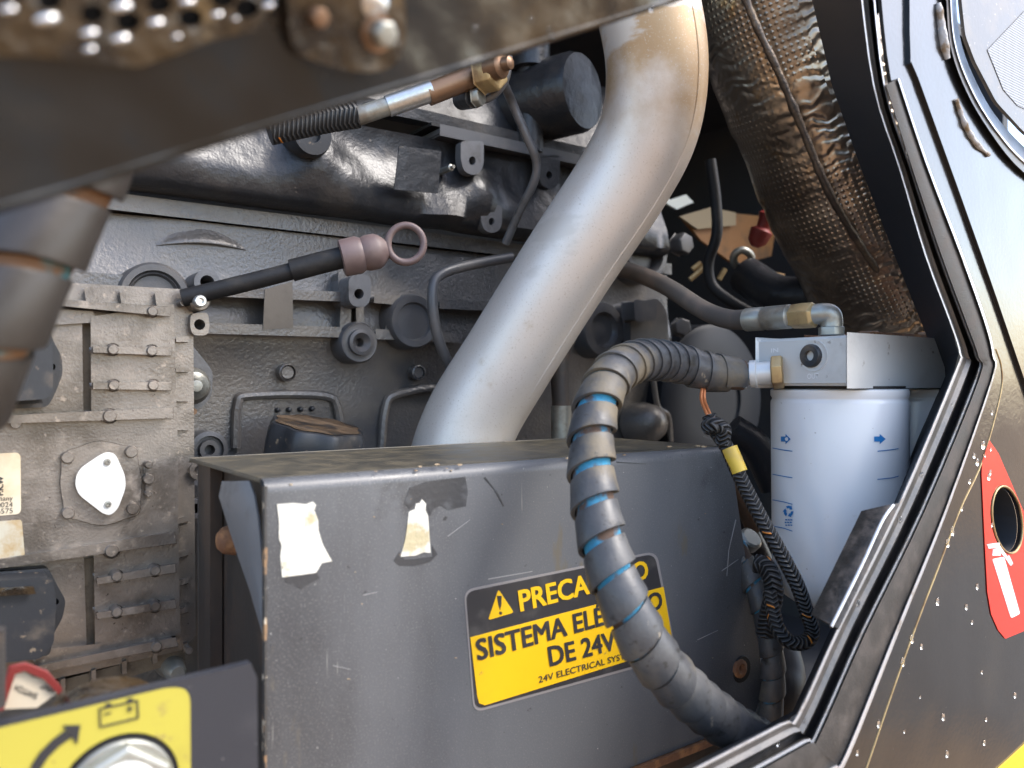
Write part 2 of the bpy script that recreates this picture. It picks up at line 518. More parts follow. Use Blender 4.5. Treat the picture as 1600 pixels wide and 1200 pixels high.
def lathe(bm, a, axis, prof, n=24, squash=None):
    """prof: (distance along axis, radius)"""
    axis = Vector(axis).normalized()
    x = axis.orthogonal().normalized()
    y = axis.cross(x)
    rings = []
    for s, r in prof:
        c = Vector(a) + axis * s
        if r < 1e-6:
            rings.append([bm.verts.new(c)])
        else:
            rings.append([bm.verts.new(c + x * r * math.cos(2 * math.pi * i / n) + y * r * math.sin(2 * math.pi * i / n)) for i in range(n)])
    for p, q in zip(rings, rings[1:]):
        for i in range(n):
            j = (i + 1) % n
            vs_ = [p[i % len(p)], p[j % len(p)], q[j % len(q)], q[i % len(q)]]
            u_ = []
            for v in vs_:
                if v not in u_:
                    u_.append(v)
            if len(u_) > 2:
                bm.faces.new(u_)
    for ring in (rings[0], rings[-1]):
        if len(ring) > 2:
            bm.faces.new(ring)
    return bm


def boss(px, py, d, prof, n=24, bm=None):
    """a turned feature on the flank: prof = (depth behind d, radius in picture pixels there)"""
    k = pr(px, d)
    return lathe(bm or B(), m(px, py, d), (0, 1, 0), [(s, r * k) for s, r in prof], n)


def smooth_path(pts, step=6):
    P = [Vector(p) for p in pts]
    P = [P[0] * 2 - P[1]] + P + [P[-1] * 2 - P[-2]]
    out = []
    for i in range(1, len(P) - 2):
        a, b, c, e = P[i - 1], P[i], P[i + 1], P[i + 2]
        for k in range(step):
            t = k / step
            out.append(0.5 * ((2 * b) + (c - a) * t + (2 * a - 5 * b + 4 * c - e) * t * t + (3 * b - a - 3 * c + e) * t ** 3))
    out.append(P[-2])
    return out


def frames(path):
    T = []
    for i in range(len(path)):
        a, b = path[max(0, i - 1)], path[min(len(path) - 1, i + 1)]
        T.append((b - a).normalized())
    x = T[0].orthogonal().normalized()
    out, S = [], 0
    for i, p in enumerate(path):
        x = (x - T[i] * x.dot(T[i])).normalized()
        if i:
            S += (p - path[i - 1]).length
        out.append((S, p, x.copy(), T[i].cross(x), T[i]))
    return out


def tube(path, r, n=14, bm=None, uvm=None, cap=True, rough=None):
    """uvm None: no uv; 'm': metres along and around; 'f': metres along, 0..1 around"""
    bm = bm or B()
    fr = frames(path)
    L = fr[-1][0] or 1
    rings = []
    for S, p, x, y, t in fr:
        rr = r(S / L) if callable(r) else r
        ring = []
        for i in range(n):
            a = 2 * math.pi * i / n
            q = rr
            if rough:
                q += rough(S, a, p)
            ring.append(bm.verts.new(p + x * q * math.cos(a) + y * q * math.sin(a)))
        rings.append((S, rr, ring))
    lay = bm.loops.layers.uv.verify() if uvm else None
    for (s0, r0, p), (s1, r1, q) in zip(rings, rings[1:]):
        for i in range(n):
            j = (i + 1) % n
            f = bm.faces.new((p[i], p[j], q[j], q[i]))
            if lay:
                k = 1.0 if uvm == 'f' else 2 * math.pi * r0
                for lp, co in zip(f.loops, ((s0, i / n * k), (s0, (i + 1) / n * k), (s1, (i + 1) / n * k), (s1, i / n * k))):
                    lp[lay].uv = co
    if cap:
        bm.faces.new(rings[0][2][::-1])
        bm.faces.new(rings[-1][2])
    return bm


def ptube(pts, r, step=6, n=14, **k):
    """pts: (px, py, depth)"""
    return tube(smooth_path([mt(*p) for p in pts], step), r, n, **k)


def spiral(path, Rr, w, pitch, thick=0.0025, per=28):
    fr = frames(path)
    L = fr[-1][0]

    def at(s):
        s = min(max(s, 0), L)
        lo, hi = 0, len(fr) - 1
        while hi - lo > 1:
            mid = (lo + hi) // 2
            if fr[mid][0] <= s:
                lo = mid
            else:
                hi = mid
        a, b = fr[lo], fr[hi]
        f = (s - a[0]) / max(1e-9, b[0] - a[0])
        return a[1].lerp(b[1], f), a[2].lerp(b[2], f).normalized(), a[3].lerp(b[3], f).normalized()
    bm = B()
    s, ph, prev = 0.0, 0.0, None
    while s < L - w:
        row = []
        for ds, rr in ((0, Rr - .0012), (w * .06, Rr - .0008), (w * .5, Rr), (w * .93, Rr + thick * .5), (w, Rr + thick * .38), (w, Rr - thick * .75), (0, Rr - thick * 1.3)):
            p, x, y = at(s + ds)
            wob = 1 + 0.018 * noise.noise(Vector((s * 40, ph, 1.3)))
            row.append(bm.verts.new(p + (x * math.cos(ph) + y * math.sin(ph)) * rr * wob))
        if prev:
            k = len(row)
            for i in range(k):
                bm.faces.new((prev[i], prev[(i + 1) % k], row[(i + 1) % k], row[i]))
        else:
            bm.faces.new(row)
        prev = row
        ph += 2 * math.pi / per
        s += pitch(s / L) / per * (1 + .22 * noise.noise(Vector((s * 28, 4.2, .3))))
    bm.faces.new(prev[::-1])
    return bm


def loft(rows, bm=None, thick=0):
    bm = bm or B()
    V = [[bm.verts.new(p) for p in r] for r in rows]
    for a, b in zip(V, V[1:]):
        for i in range(len(a) - 1):
            bm.faces.new((a[i], a[i + 1], b[i + 1], b[i]))
    if thick:
        bmesh.ops.recalc_face_normals(bm, faces=bm.faces[:])
        bmesh.ops.solidify(bm, geom=bm.faces[:], thickness=thick)
    return bm


def box(a, b, bm=None):
    bm = bm or B()
    x0, y0, z0 = a
    x1, y1, z1 = b
    prism(bm, [(x0, z0), (x1, z0), (x1, z1), (x0, z1)], y0, y1)
    return bm


def bar(px0, py0, px1, py1, w, d0, d1, bm=None, w1=None):
    """a bar on the flank between two picture points, w pixels wide"""
    w1 = w1 if w1 is not None else w
    a, b = Vector((px0, py0)), Vector((px1, py1))
    t = (b - a).normalized()
    nn = Vector((-t.y, t.x))
    q = [a + nn * w / 2, b + nn * w1 / 2, b - nn * w1 / 2, a - nn * w / 2]
    return plate([(p.x, p.y) for p in q], d0, d1, bm=bm)


def hexhead(c, axis, r, h, bm=None):
    bm = bm or B()
    lathe(bm, c, axis, [(0, r * .98), (h * .85, r), (h, r * .88)], 6)
    return bm


def lettering(th, parent, s, p0, p1, top, d, mt_, proud=0.0004, weight=0.0, align=None):
    """one line of print whose baseline runs from picture point p0 to p1 and whose capitals reach `top` above p0"""
    a, b, c = m(*p0, d - proud), m(*p1, d - proud), m(*top, d - proud)
    cu = bpy.data.curves.new('lettering', 'FONT')
    cu.body = s
    cu.size = 1
    cu.resolution_u = 3
    cu.extrude = 0
    ob = bpy.data.objects.new('lettering', cu)
    COL.objects.link(ob)
    dg = bpy.context.evaluated_depsgraph_get()
    me0 = bpy.data.meshes.new_from_object(ob.evaluated_get(dg))
    bpy.data.objects.remove(ob)
    bm = B()
    bm.from_mesh(me0)
    if weight:                                  # heavier strokes: the print is laid down three times, each a hair above the last
        for k_ in (1, 2, 3, 4):
            n0 = len(bm.verts)
            bm.from_mesh(me0)
            bm.verts.ensure_lookup_table()
            for v in bm.verts[n0:]:
                v.co.x += weight * (k_ % 2 * 2 - 1) * 1.5
                v.co.y += weight * (1 if k_ < 3 else -1)
                v.co.z = k_
    xs = [v.co.x for v in bm.verts]
    w = max(xs) - min(xs)
    x0 = min(xs)
    ex = b - a
    ez = c - a
    cap = 0.70
    for v in bm.verts:
        x, y = (v.co.x - x0) / w, v.co.y / cap
        v.co = a + ex * x + ez * y - Vector((0, .00004, 0)) * v.co.z
    return th.part('lettering', bm, mt_, parent, smooth=False)


def lerp2(a, b, f):
    return [(p[0] + (q[0] - p[0]) * f, p[1] + (q[1] - p[1]) * f) for p, q in zip(a, b)]


# ------------------------------------------------------------------ the setting: ground and the dark walls of the bay
gb = B()
prism_pts = [(-300, -300), (300, -300), (300, 300), (-300, 300)]
gv = [gb.verts.new((x, y, -CAM_H)) for x, y in prism_pts]
gb.faces.new(gv)
solo('ground', None, None, gb, 'dirt_ground', kind='structure', smooth=False)

ground_patch = B()  # added dark ground out of view, mirrored in the lower body panel
ground_patch_v = []
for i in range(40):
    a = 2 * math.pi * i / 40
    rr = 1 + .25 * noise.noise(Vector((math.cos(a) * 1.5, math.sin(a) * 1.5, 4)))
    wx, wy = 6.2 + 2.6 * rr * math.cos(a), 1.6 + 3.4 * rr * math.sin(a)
    ground_patch_v.append(ground_patch.verts.new((wx * CT + wy * ST, -wx * ST + wy * CT, -CAM_H + .006)))
ground_patch.faces.new(ground_patch_v)
solo('reflected_dark_patch', None, None, ground_patch, 'reflected_dark_patch', kind='structure', smooth=False)

solo('bay_floor', None, None, box((-.45, .36, -.52), (1.75, 1.6, -.50)), 'dark_bay', kind='structure')
solo('bay_back_wall', None, None, box((-.45, 1.60, -.50), (1.75, 1.62, .60)), 'dark_bay', kind='structure')
solo('bay_end_wall', None, None, box((1.50, .62, -.50), (1.52, 1.60, .60)), 'dark_bay', kind='structure')
solo('top_light_blocker', None, None, box((-.45, .66, .60), (1.75, 1.62, .62)), 'dark_bay', kind='structure')  # added sheet out of view, holds top light back from the engine

# ------------------------------------------------------------------ engine block
DB = 0.85
eb = Thing('engine_block', 'dark grey painted cast iron engine block with plugs, ribs and bosses', 'engine', m(560, 900, DB + .1))
core = B()
NX, NZ = 90, 44
rows = []
u0, u1, z0, z1 = -.35, .91, -.46, .166
for j in range(NZ + 1):
    row = []
    for i in range(NX + 1):
        u, z = u0 + (u1 - u0) * i / NX, z0 + (z1 - z0) * j / NZ
        dd = DB
        dd -= 0.010 * math.exp(-((z - .06) / .035) ** 2)              # the belt between the two ledges stands proud
        dd += 0.012 * max(0, noise.noise(Vector((u * 7, 0, z * 9))))
        dd += 0.020 * max(0, (-z - .12)) * 2
        row.append(Vector((u, dd, z)))
    rows.append(row)
rows.append([Vector((p.x, 1.2, p.z)) for p in rows[-1]])
loft(rows, core)
eb.part('casting', core, 'block_paint', angle=60)
# deck flange at the top of the block
dk = box((u0, DB - .008, .1685), (u1, 1.2, .181))
eb.part('deck_flange', dk, 'block_paint', bev=.002)
# ledge ribs
for a in ((300, 512, 530, 519, 9), (590, 522, 720, 528, 9), (330, 455, 545, 464, 8), (588, 466, 622, 469, 8), (690, 475, 880, 484, 8), (100, 432, 200, 440, 12)):
    eb.part('rib', bar(*a, DB - .030, DB + .02), 'block_paint', bev=.0025)
for a in ((541, 476, 539, 516, 10), (562, 474, 563, 506, 6), (620, 470, 606, 524, 7), (536, 425, 536, 450, 8)):
    eb.part('rib', bar(*a, DB - .026, DB + .02), 'block_paint', bev=.0025)
# scooped brow with the round boss below it
brow = B()
rws = []
for y_off, k in ((-26, 0), (-18, .2), (-11, .5), (-5, .8), (0, 1.0), (2, .98), (3.5, .72), (4, 0)):
    row = []
    for i in range(25):
        g = i / 24
        x = 244 + 146 * g
        y = 383 - 9 * math.sin(math.pi * g) + 9 * g
        p = m(x, y + y_off * (.25 + .75 * math.sin(math.pi * g)), DB)
        row.append(Vector((p.x, DB + .001 - .007 * k * math.sin(math.pi * g) ** .8, p.z)))
    rws.append(row)
loft(rws, brow)
eb.part('brow', brow, 'block_paint', angle=50)
# core plug behind the control module
eb.part('core_plug', boss(243, 463, DB - .035, [(.001, 0), (.006, 0), (.006, 33), (.002, 36), (.004, 39), (0, 41), (0, 50), (.004, 54), (.05, 55)], 40), 'block_machined')
# plugs and lugs
oil = rounded([(545, 430), (579, 428), (579, 470), (570, 480), (553, 479), (545, 470)], 12)
lug = plate(oil, DB - .052, DB + .02, [ell(561, 459, 7.5, 8)])
eb.part('lug', lug, 'head_lug', bev=0)
eb.part('threaded_plug', boss(562, 535, DB - .034, [(.012, 0), (.012, 6), (0, 7), (-.006, 15), (-.005, 20), (0, 20.5), (.001, 27), (.0005, 30), (.004, 33), (.05, 33)], 32), 'block_machined')
eb.part('core_plug', boss(648, 502, DB - .036, [(.004, 0), (.004, 28), (.0, 30), (-.001, 40), (.003, 43), (.06, 44)], 36), 'block_machined')
for x, y, r in ((450, 582, 12), (655, 582, 10), (1192, 690, 9)):
    eb.part('casting_plug', boss(x, y, DB - .012, [(.0015, 0), (.001, r * .8), (.004, r), (-.001, r), (.0, r + 2), (.03, r + 2)], 20), 'block_paint')
eb.part('core_plug', boss(945, 515, DB - .036, [(.008, 0), (.008, 24), (.004, 27), (0, 28), (0, 41), (.004, 44), (.06, 45)], 36), 'block_machined')
eb.part('core_plug', boss(1012, 392, DB - .03, [(.014, 0), (.014, 30), (.006, 34), (0, 36), (0, 44), (.006, 50), (.06, 52)], 36), 'block_machined')
eb.part('bolt_head', hexhead(m(1058, 383, DB - .02), (0, -1, 0), .017, .02), 'block_machined', bev=.001)
# raised pads with rounded corners
for pts in ([(368, 700), (372, 632), (392, 618), (505, 618), (528, 640), (532, 700)], [(596, 700), (602, 640), (620, 616), (700, 612), (720, 700)]):
    rim = []
    P = uz(pts, DB - .004)
    pad = tube(smooth_path([Vector((a, DB - .004, b)) for a, b in P], 5), .005, 8)
    eb.part('raised_rim', pad, 'block_paint')
for i in range(4):
    eb.part('date_dot', boss(436 + 18 * i, 641 - .7 * i, DB - .005, [(0, 0), (.001, 3), (.004, 4.5), (.02, 4.5)], 10), 'head_paint')
# bolts at the left foot of the block
eb.part('washer_plug', boss(328, 703, DB - .03, [(.012, 0), (.012, 7), (0, 8), (0, 15), (.006, 16), (.006, 21), (.001, 22), (.002, 29), (.05, 30)], 28), 'block_machined')
br = plate(rounded([(285, 528), (300, 540), (332, 580), (330, 620), (310, 640), (280, 640)], 10), DB - .045, DB + .01)
eb.part('bracket', br, 'head_lug', bev=.002)
eb.part('flange_bolt', boss(308, 603, DB - .075, [(0, 0), (.001, 9), (.005, 13), (.008, 22), (.02, 30), (.05, 31)], 28), 'zinc')
eb.part('small_bolt', boss(303, 643, DB - .05, [(0, 0), (0, 5), (.01, 7), (.06, 7)], 12), 'brown_zinc')
for (x, y, r) in ((324, 441, 19), (305, 742, 16), (306, 795, 14)):
    t_ = B()
    prism(t_, circ((m(x, y, DB - .04).x, m(x, y, DB - .04).z), r * pr(x, DB)), DB - .04, DB + .02, [circ((m(x, y, DB - .04).x, m(x, y, DB - .04).z), r * .55 * pr(x, DB))])
    eb.part('tapped_boss', t_, 'head_lug')
# brown tape square
eb.part('tape_square', plate([(414, 452), (457, 440), (458, 512), (411, 515)], DB - .031, DB - .0295), 'tape_brown', label='brown square of tape stuck over the ribs')
# bracket and bolts right of the pipe
eb.part('mount_bracket', plate(rounded([(988, 478), (1028, 470), (1040, 490), (1042, 545), (1020, 560), (990, 560)], 8), DB - .055, DB), 'block_machined', bev=.004)
eb.part('bracket_block', plate(rounded([(992, 470), (1024, 474), (1024, 498), (994, 500)], 4), DB - .075, DB - .05), 'block_machined', bev=.003)
eb.part('bolt_head', hexhead(m(1060, 512, DB - .03), (-.5, -1, 0), .014, .02), 'block_machined', bev=.001)
eb.part('round_lump', lathe(B(), m(1010, 662, DB - .02), (0, -1, .2), [(-.02, .034), (0, .032), (.02, .024), (.03, .012), (.033, 0)], 24), 'block_paint')
eb.part('flywheel_cover', boss(1118, 625, DB - .03, [(.004, 0), (.004, 60), (0, 62), (0, 112), (.004, 118), (.05, 120)], 56), 'jamb_paint')
eb.part('cover_lip', tube(smooth_path([m(x, y, DB - .03) for x, y in ((1020, 590), (1028, 635), (1044, 650), (1048, 690))], 5), .004, 8), 'block_paint')

# ------------------------------------------------------------------ cylinder head above the block
ch = Thing('cylinder_head', 'near black cylinder head casting with lugs above the grey block', 'cylinder head', (.5, DB + .1, .185))
rows = []
prof = [(.84, .186), (.815, .188), (.806, .196), (.812, .225), (.822, .25), (.825, .275), (.822, .2895)]
for d_, z_ in prof:
    row = []
    for i in range(121):
        u = -.35 + 1.22 * i / 120
        dd = d_ + .004 * noise.noise(Vector((u * 12, z_ * 20, 3)))
        for (bu, bz, ba, bs) in ((m(490, 252, .82).x, .245, .030, .028), (m(540, 312, .82).x, .215, .016, .022), (m(690, 335, .82).x, .20, .018, .025), (m(742, 290, .82).x, .235, .030, .028), (m(250, 262, .82).x, .235, .015, .03)):
            dd -= ba * math.exp(-(((u - bu) / bs) ** 2 + ((z_ - bz) / .020) ** 2))
        row.append(Vector((u, dd, z_)))
    rows.append(row)
rows.append([Vector((p.x, 1.2, p.z)) for p in rows[-1]])
ch.part('casting', loft(rows), 'head_paint', angle=60)
ch.part('cover_flange', box((.48, .80, .2905), (.87, 1.2, .300)), 'block_machined', bev=.002)
ch.part('gasket', box((.47, .806, .3005), (.87, 1.2, .304)), 'black_rubber')
rows = []
for d_, z_ in ((.812, .305), (.812, .318), (.83, .325), (.838, .36), (.845, .40), (.86, .43), (1.2, .44)):
    rows.append([Vector((-.35 + 1.22 * i / 60, d_ + .004 * noise.noise(Vector((i * .6, z_ * 20, 8))), z_)) for i in range(61)])
ch.part('valve_cover', loft(rows), 'head_paint', angle=45)


def tab(x, y, w, h, d, hr, mt_='head_lug'):
    o = [(x - w / 2, y - h * .55), (x + w / 2, y - h * .55), (x + w / 2, y + h * .1), (x + w * .36, y + h * .35), (x, y + h * .45), (x - w * .36, y + h * .32), (x - w / 2, y)]
    return plate(rounded(o, 6, 3), d, d + .012, [ell(x, y + h * .02, hr * .9, hr * 1.15, 16)])


ch.part('lug', tab(738, 250, 36, 54, .795, 6), 'head_lug')
ch.part('lug', tab(768, 345, 33, 44, .80, 5), 'head_lug')
ch.part('lug', tab(858, 272, 34, 54, .80, 5), 'head_paint')
ch.part('stud', lathe(B(), m(702, 263, .80), (0, -1, 0), [(-.02, .004), (.004, .004), (.005, .002), (.01, .002)], 8), 'zinc')
ch.part('tape_square', plate([(624, 228), (690, 236), (684, 302), (616, 296)], .785, .7865), 'head_paint')
ch.part('injector_cap', lathe(B(), m(486, 212, .79), (0, -1, -.1), [(-.04, .022), (.0, .022), (.006, .020), (.006, .008), (.001, .007), (.001, 0)], 24), 'black_plastic')
ch.part('injector_post', lathe(B(), mt(828, 215, 1.02), (0, 0, 1), [(-.02, .017), (.085, .017), (.086, .026), (.12, .026)], 20), 'head_paint')
ch.part('round_housing', lathe(B(), mt(880, 150, 1.02), (.3, -1, 0), [(-.1, .05), (.02, .05), (.03, .046), (.034, 0)], 28), 'head_paint')

# ------------------------------------------------------------------ fuel rail line with its sleeve, at the top
fr_ = Thing('fuel_rail_line', 'brown zinc fuel rail line with steel sleeve and braided end under the beam', 'fuel line', mt(640, 165, .74))
fr_.part('rail_tube', ptube([(668, 148, .745), (770, 108, .76)], .0105, 4, 20), 'brown_zinc')
fr_.part('steel_sleeve', ptube([(606, 166, .74), (676, 142, .745)], .0098, 4, 20), 'bright_steel')
fr_.part('hose_end', ptube([(558, 182, .735), (612, 164, .74)], .0085, 4, 20), 'zinc')
fr_.part('braided_sleeve', ptube([(420, 205, .715), (500, 188, .73), (560, 178, .735)], .0125, 5, 24, uvm='f'), 'braid_sleeve')
ey = lathe(B(), mt(770, 112, .745), (.35, -1, 0), [(-.012, .018), (.004, .018), (.006, .0165), (.006, .012)], 6)
fr_.part('union_nut', ey, 'brass_zinc', bev=.001)
fr_.part('banjo_bolt', lathe(B(), mt(778, 103, .735), (.35, -1, 0), [(-.01, .012), (.004, .012), (.006, .010), (.007, .0065), (.014, .006), (.016, .003), (.016, 0)], 20), 'brown_zinc')
hb = Thing('hex_flange_bolt', 'grey hexagon flange bolt beside the brown fuel rail line', 'bolt', mt(745, 152, .76))
hb.part('shank', ptube([(722, 156, .80), (742, 152, .76)], .010, 3, 16), 'head_paint')
hb.part('head', hexhead(mt(742, 152, .76), (.5, -1, 0), .0095, .008), 'zinc', bev=.0008)
solo('bracket_strap', 'thin dark curved strap looping under the fuel line nut', 'strap', ptube([(796, 88, .76), (790, 125, .76), (770, 150, .765), (745, 160, .77)], .0035, 5, 10), 'head_lug')
solo('injection_pipe', 'thin bent steel injection pipe dropping beside the big silver pipe', 'pipe',
     ptube([(786, 128, .80), (800, 160, .83), (822, 212, .84), (838, 252, .85), (834, 285, .86), (812, 330, .88), (790, 380, .9)], .0047, 6, 12), 'head_lug')
solo('coolant_pipe', 'thin dark grey pipe bent down the face of the engine block', 'pipe',
     ptube([(800, 402, .96), (735, 414, .935), (690, 428, .91), (676, 452, .90), (680, 510, .90), (697, 560, .91), (720, 600, .93)], .0062, 6, 12), 'block_machined')
solo('drop_hose', 'rubbery grey hose running up behind the silver pipe', 'hose', ptube([(880, 700, .93), (877, 640, .93), (876, 560, .94), (900, 500, .97)], .0105, 6, 14), 'dusty_rubber')
solo('hose_collar', 'short pale metal collar on the upright grey hose behind the cover', 'collar', ptube([(877, 690, .925), (877, 634, .925)], .0118, 3, 18), 'zinc')

# ------------------------------------------------------------------ dipstick
dp = Thing('dipstick', 'black dipstick tube with reddish brown boot and pull ring', 'dipstick', mt(320, 455, .70))
dp.part('tube', ptube([(285, 466, .69), (360, 448, .70), (455, 424, .715), (462, 421, .715)], .0078, 5, 18), 'black_rubber')
dp.part('sleeve', ptube([(455, 423, .715), (500, 411, .72), (548, 399, .725)], .0100, 5, 18), 'black_rubber')
A_, Bq = mt(533, 404, .725), mt(606, 389, .735)
dp.part('boot', lathe(B(), A_, Bq - A_, [(0, .0145), (.001, .0168), (.016, .0172), (.02, .0150), (.024, .0163), (.033, .0163), (.037, .0140), (.0425, .009), (.043, 0)], 28), 'boot_rubber')
ringp = [mt(634 + 28 * math.cos(a), 381 + 29 * math.sin(a), .735 + .004 * math.cos(a)) for a in [2 * math.pi * i / 36 for i in range(37)]]
dp.part('pull_ring', tube(ringp, .0034, 10, cap=False), 'boot_rubber')

# ------------------------------------------------------------------ control module
DM = 0.72
cm = Thing('control_module', 'dusty tan cast aluminium engine control module bolted to the block', 'control module', m(150, 1050, DM + .05))
cm.part('base_plate', plate([(-90, 436), (297, 457), (301, 992), (282, 1012), (-90, 1095)], DM + .014, DM + .05), 'module_alloy', bev=.0025)
cm.part('upper_field', plate([(146, 498), (268, 480), (272, 646), (147, 648)], DM + .001, DM + .02), 'module_alloy', bev=.002)
cm.part('middle_field', plate([(-90, 656), (273, 648), (275, 840), (-90, 888)], DM, DM + .02), 'module_alloy', bev=.002)
cm.part('lower_field', plate([(151, 869), (275, 843), (278, 988), (153, 1016)], DM + .001, DM + .02), 'module_alloy', bev=.002)
cm.part('upper_pocket', plate([(-90, 512), (124, 502), (126, 652), (-90, 660)], DM + .007, DM + .02), 'module_alloy', bev=.002)
cm.part('lower_pocket', plate([(-90, 894), (127, 874), (131, 1010), (-90, 1050)], DM + .007, DM + .02), 'module_alloy', bev=.002)
for q in ([(124.5, 502), (145.5, 500), (146.5, 648), (126.5, 650)], [(127.5, 874), (150.5, 870), (152.5, 1014), (131.5, 1012)]):
    cm.part('channel', plate(q, DM + .012, DM + .016), 'module_channel')
cm.part('frame_rail', plate([(60, 486), (142, 490), (146, 500), (60, 505)], DM + .002, DM + .02), 'module_alloy', bev=.002)
cm.part('frame_rail', plate([(60, 1020), (152, 1010), (154, 1026), (60, 1046)], DM - .001, DM + .02), 'module_alloy', bev=.002)


def rib(x0, y0, x1, y1, pins, w=10, lift=.008, pr_=8):  # ribs and pins sit on slightly wider dark plates
    o = cm.part('rib', bar(x0, y0, x1, y1, w * .55, DM - lift, DM + .012, w1=w), 'module_alloy', bev=.0012)
    cm.part('dark_edging', bar(x0 - 3, y0, x1 + 3, y1, w * .55 + 5, DM - .0009, DM + .004, w1=w + 5), 'dark_edging', o, smooth=False)
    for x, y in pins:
        cm.part('dark_edging', boss(x, y, DM - .0012, [(0, 0), (0, pr_ + 2.2), (.004, pr_ + 2.6)], 18), 'dark_edging', o)
        cm.part('ejector_pin', boss(x, y, DM - lift - .002, [(0, 0), (.0, pr_ - 1.5), (.001, pr_), (.014, pr_ + 1)], 18), 'module_alloy', o)


rib(88, 472, 264, 487, [(239, 486)], 10)
rib(148, 546, 266, 549, [(177, 546), (238, 548)], 9)
rib(148, 603, 266, 603, [(178, 602), (240, 602)], 9)
rib(-60, 658, 268, 645, [(172, 650)], 12, .010, 10)
rib(-60, 890, 272, 840, [(175, 861)], 14, .010, 10)
rib(154, 908, 272, 888, [(183, 901), (243, 892)], 9)
rib(154, 962, 272, 944, [(183, 957), (243, 948)], 9)
rib(60, 1046, 274, 1003, [(245, 1011)], 10)
for y in (530, 577, 623, 668, 815, 868, 912, 957):
    cm.part('dark_edging', bar(276, y + 3.5, 294, y + 3.5 - (0 if y < 700 else 5), 3.5, DM + .0125, DM + .016), 'dark_edging', smooth=False)
    cm.part('edge_fin', bar(277, y, 293, y - (0 if y < 700 else 5), 5, DM + .007, DM + .02), 'module_alloy', bev=.001)
for x, y in ((138, 458), (193, 461), (248, 464)):
    cm.part('edge_fin', bar(x, y - 8, x + 3, y + 12, 9, DM + .007, DM + .02), 'module_alloy', bev=.001)
for i in range(5):
    x = 95 + 48 * i
    cm.part('cooling_fin', plate([(x, 1088 - 17 * i), (x + 7, 1086 - 17 * i), (x + 7, 1060 - 14 * i), (x, 1062 - 14 * i)], DM + .01, DM + .05), 'module_alloy')
cm.part('lower_rail', plate([(85, 1068), (285, 1014), (288, 1030), (90, 1090)], DM + .018, DM + .05), 'module_channel', bev=.001)
# raised ring field under the white vent
lob = []
for i in range(72):
    a = 2 * math.pi * i / 72
    rx_, ry_ = 62, 64
    x, y = 158 + rx_ * math.cos(a), 755 + ry_ * math.sin(a)
    for lx, ly in ((106, 715), (206, 706), (208, 795), (107, 802)):
        g = math.exp(-(((x - lx) ** 2 + (y - ly) ** 2) / 260))
        x += (lx - 158) * .17 * g
        y += (ly - 755) * .17 * g
    lob.append((x, y))
cm.part('dark_edging', plate([(158 + (x - 158) * 1.035, 755 + (y - 755) * 1.035) for x, y in lob], DM - .0008, DM + .005), 'dark_edging', smooth=False)
ringp = cm.part('vent_field', plate(lob, DM - .003, DM + .01), 'module_alloy', bev=.0007)
for lx, ly in ((106, 715), (206, 706), (208, 795), (107, 802)):
    cm.part('ejector_pin', boss(lx, ly, DM - .006, [(0, 0), (0, 8), (.001, 9.5), (.01, 10)], 18), 'module_alloy', ringp)
vent = [(160, 711), (170, 708), (179, 712), (193, 744), (194, 762), (182, 794), (172, 803), (162, 800), (126, 772), (120, 758), (122, 742), (130, 731)]
vp = cm.part('vent_plate', plate(rounded(vent, 7, 3), DM - .0085, DM), 'white_coat', bev=.0012, label='white diamond shaped vent plate with two screws')
for x, y in ((168, 722), (169, 788)):
    cm.part('screw', boss(x, y, DM - .0098, [(.0006, 0), (.0006, 2), (0, 2.5), (.0002, 5), (.003, 5.5)], 14), 'zinc', vp)
cl = cm.part('clip', bar(232, 728, 233, 774, 6, DM - .006, DM), 'module_alloy', bev=.001)
for y, r in ((726, 6), (749, 8), (772, 5)):
    cm.part('ejector_pin', boss(233, y, DM - .009, [(0, 0), (0, r - 1), (.001, r), (.01, r)], 14), 'module_alloy', cl)
cm.part('ejector_pin', boss(25, 662, DM - .008, [(0, 0), (0, 7), (.001, 8), (.01, 8)], 16), 'module_alloy')
# labels
lb = cm.part('label', plate(rounded([(-75, 712), (32, 707), (33, 803), (-75, 812)], 9), DM - .0005, DM + .002), 'label_paper', label='cream paper label with printed numbers')
lettering(cm, lb, 'Germany', (-24, 783), (20, 782), (-24, 775), DM - .0005, 'ink')
lettering(cm, lb, '0024', (-5, 793), (20, 792), (-5, 785), DM - .0005, 'ink')
lettering(cm, lb, '6575', (-5, 803), (20, 801.5), (-5, 795), DM - .0005, 'ink')
lettering(cm, lb, 'F.K.W', (5, 774), (5, 744), (-4, 774), DM - .0005, 'ink', weight=.02)
cm.part('label', plate(rounded([(-75, 820), (34, 812), (39, 870), (-75, 884)], 5), DM - .0005, DM + .002), 'label_silver', label='small tarnished silver label')
# connectors
c1 = cm.part('connector', plate(rounded([(-90, 520), (74, 507), (79, 560), (79, 612), (70, 620), (-90, 632)], 6), DM - .042, DM), 'black_plastic', bev=.0025, label='black upper plug connector')
cm.part('flange', plate(rounded([(-90, 505), (74, 500), (82, 530), (97, 558), (98, 585), (84, 620), (74, 636), (-90, 645)], 8), DM - .008, DM + .008, [ell(83, 573, 4, 5, 12)]), 'black_plastic', c1)
cm.part('latch', plate([(-90, 622), (60, 616), (64, 628), (-90, 636)], DM - .03, DM), 'black_rubber', c1, bev=.001)
c2 = cm.part('connector', plate(rounded([(-90, 918), (78, 905), (84, 940), (80, 1005), (62, 1026), (-90, 1042)], 6), DM - .042, DM), 'black_plastic', bev=.0025, label='black lower plug connector with dust on its latch')
cm.part('flange', plate(rounded([(-90, 900), (76, 888), (88, 912), (103, 938), (98, 965), (84, 990), (78, 1024), (-90, 1046)], 8), DM - .008, DM + .008, [ell(88, 940, 4, 5, 12)]), 'black_plastic', c2)
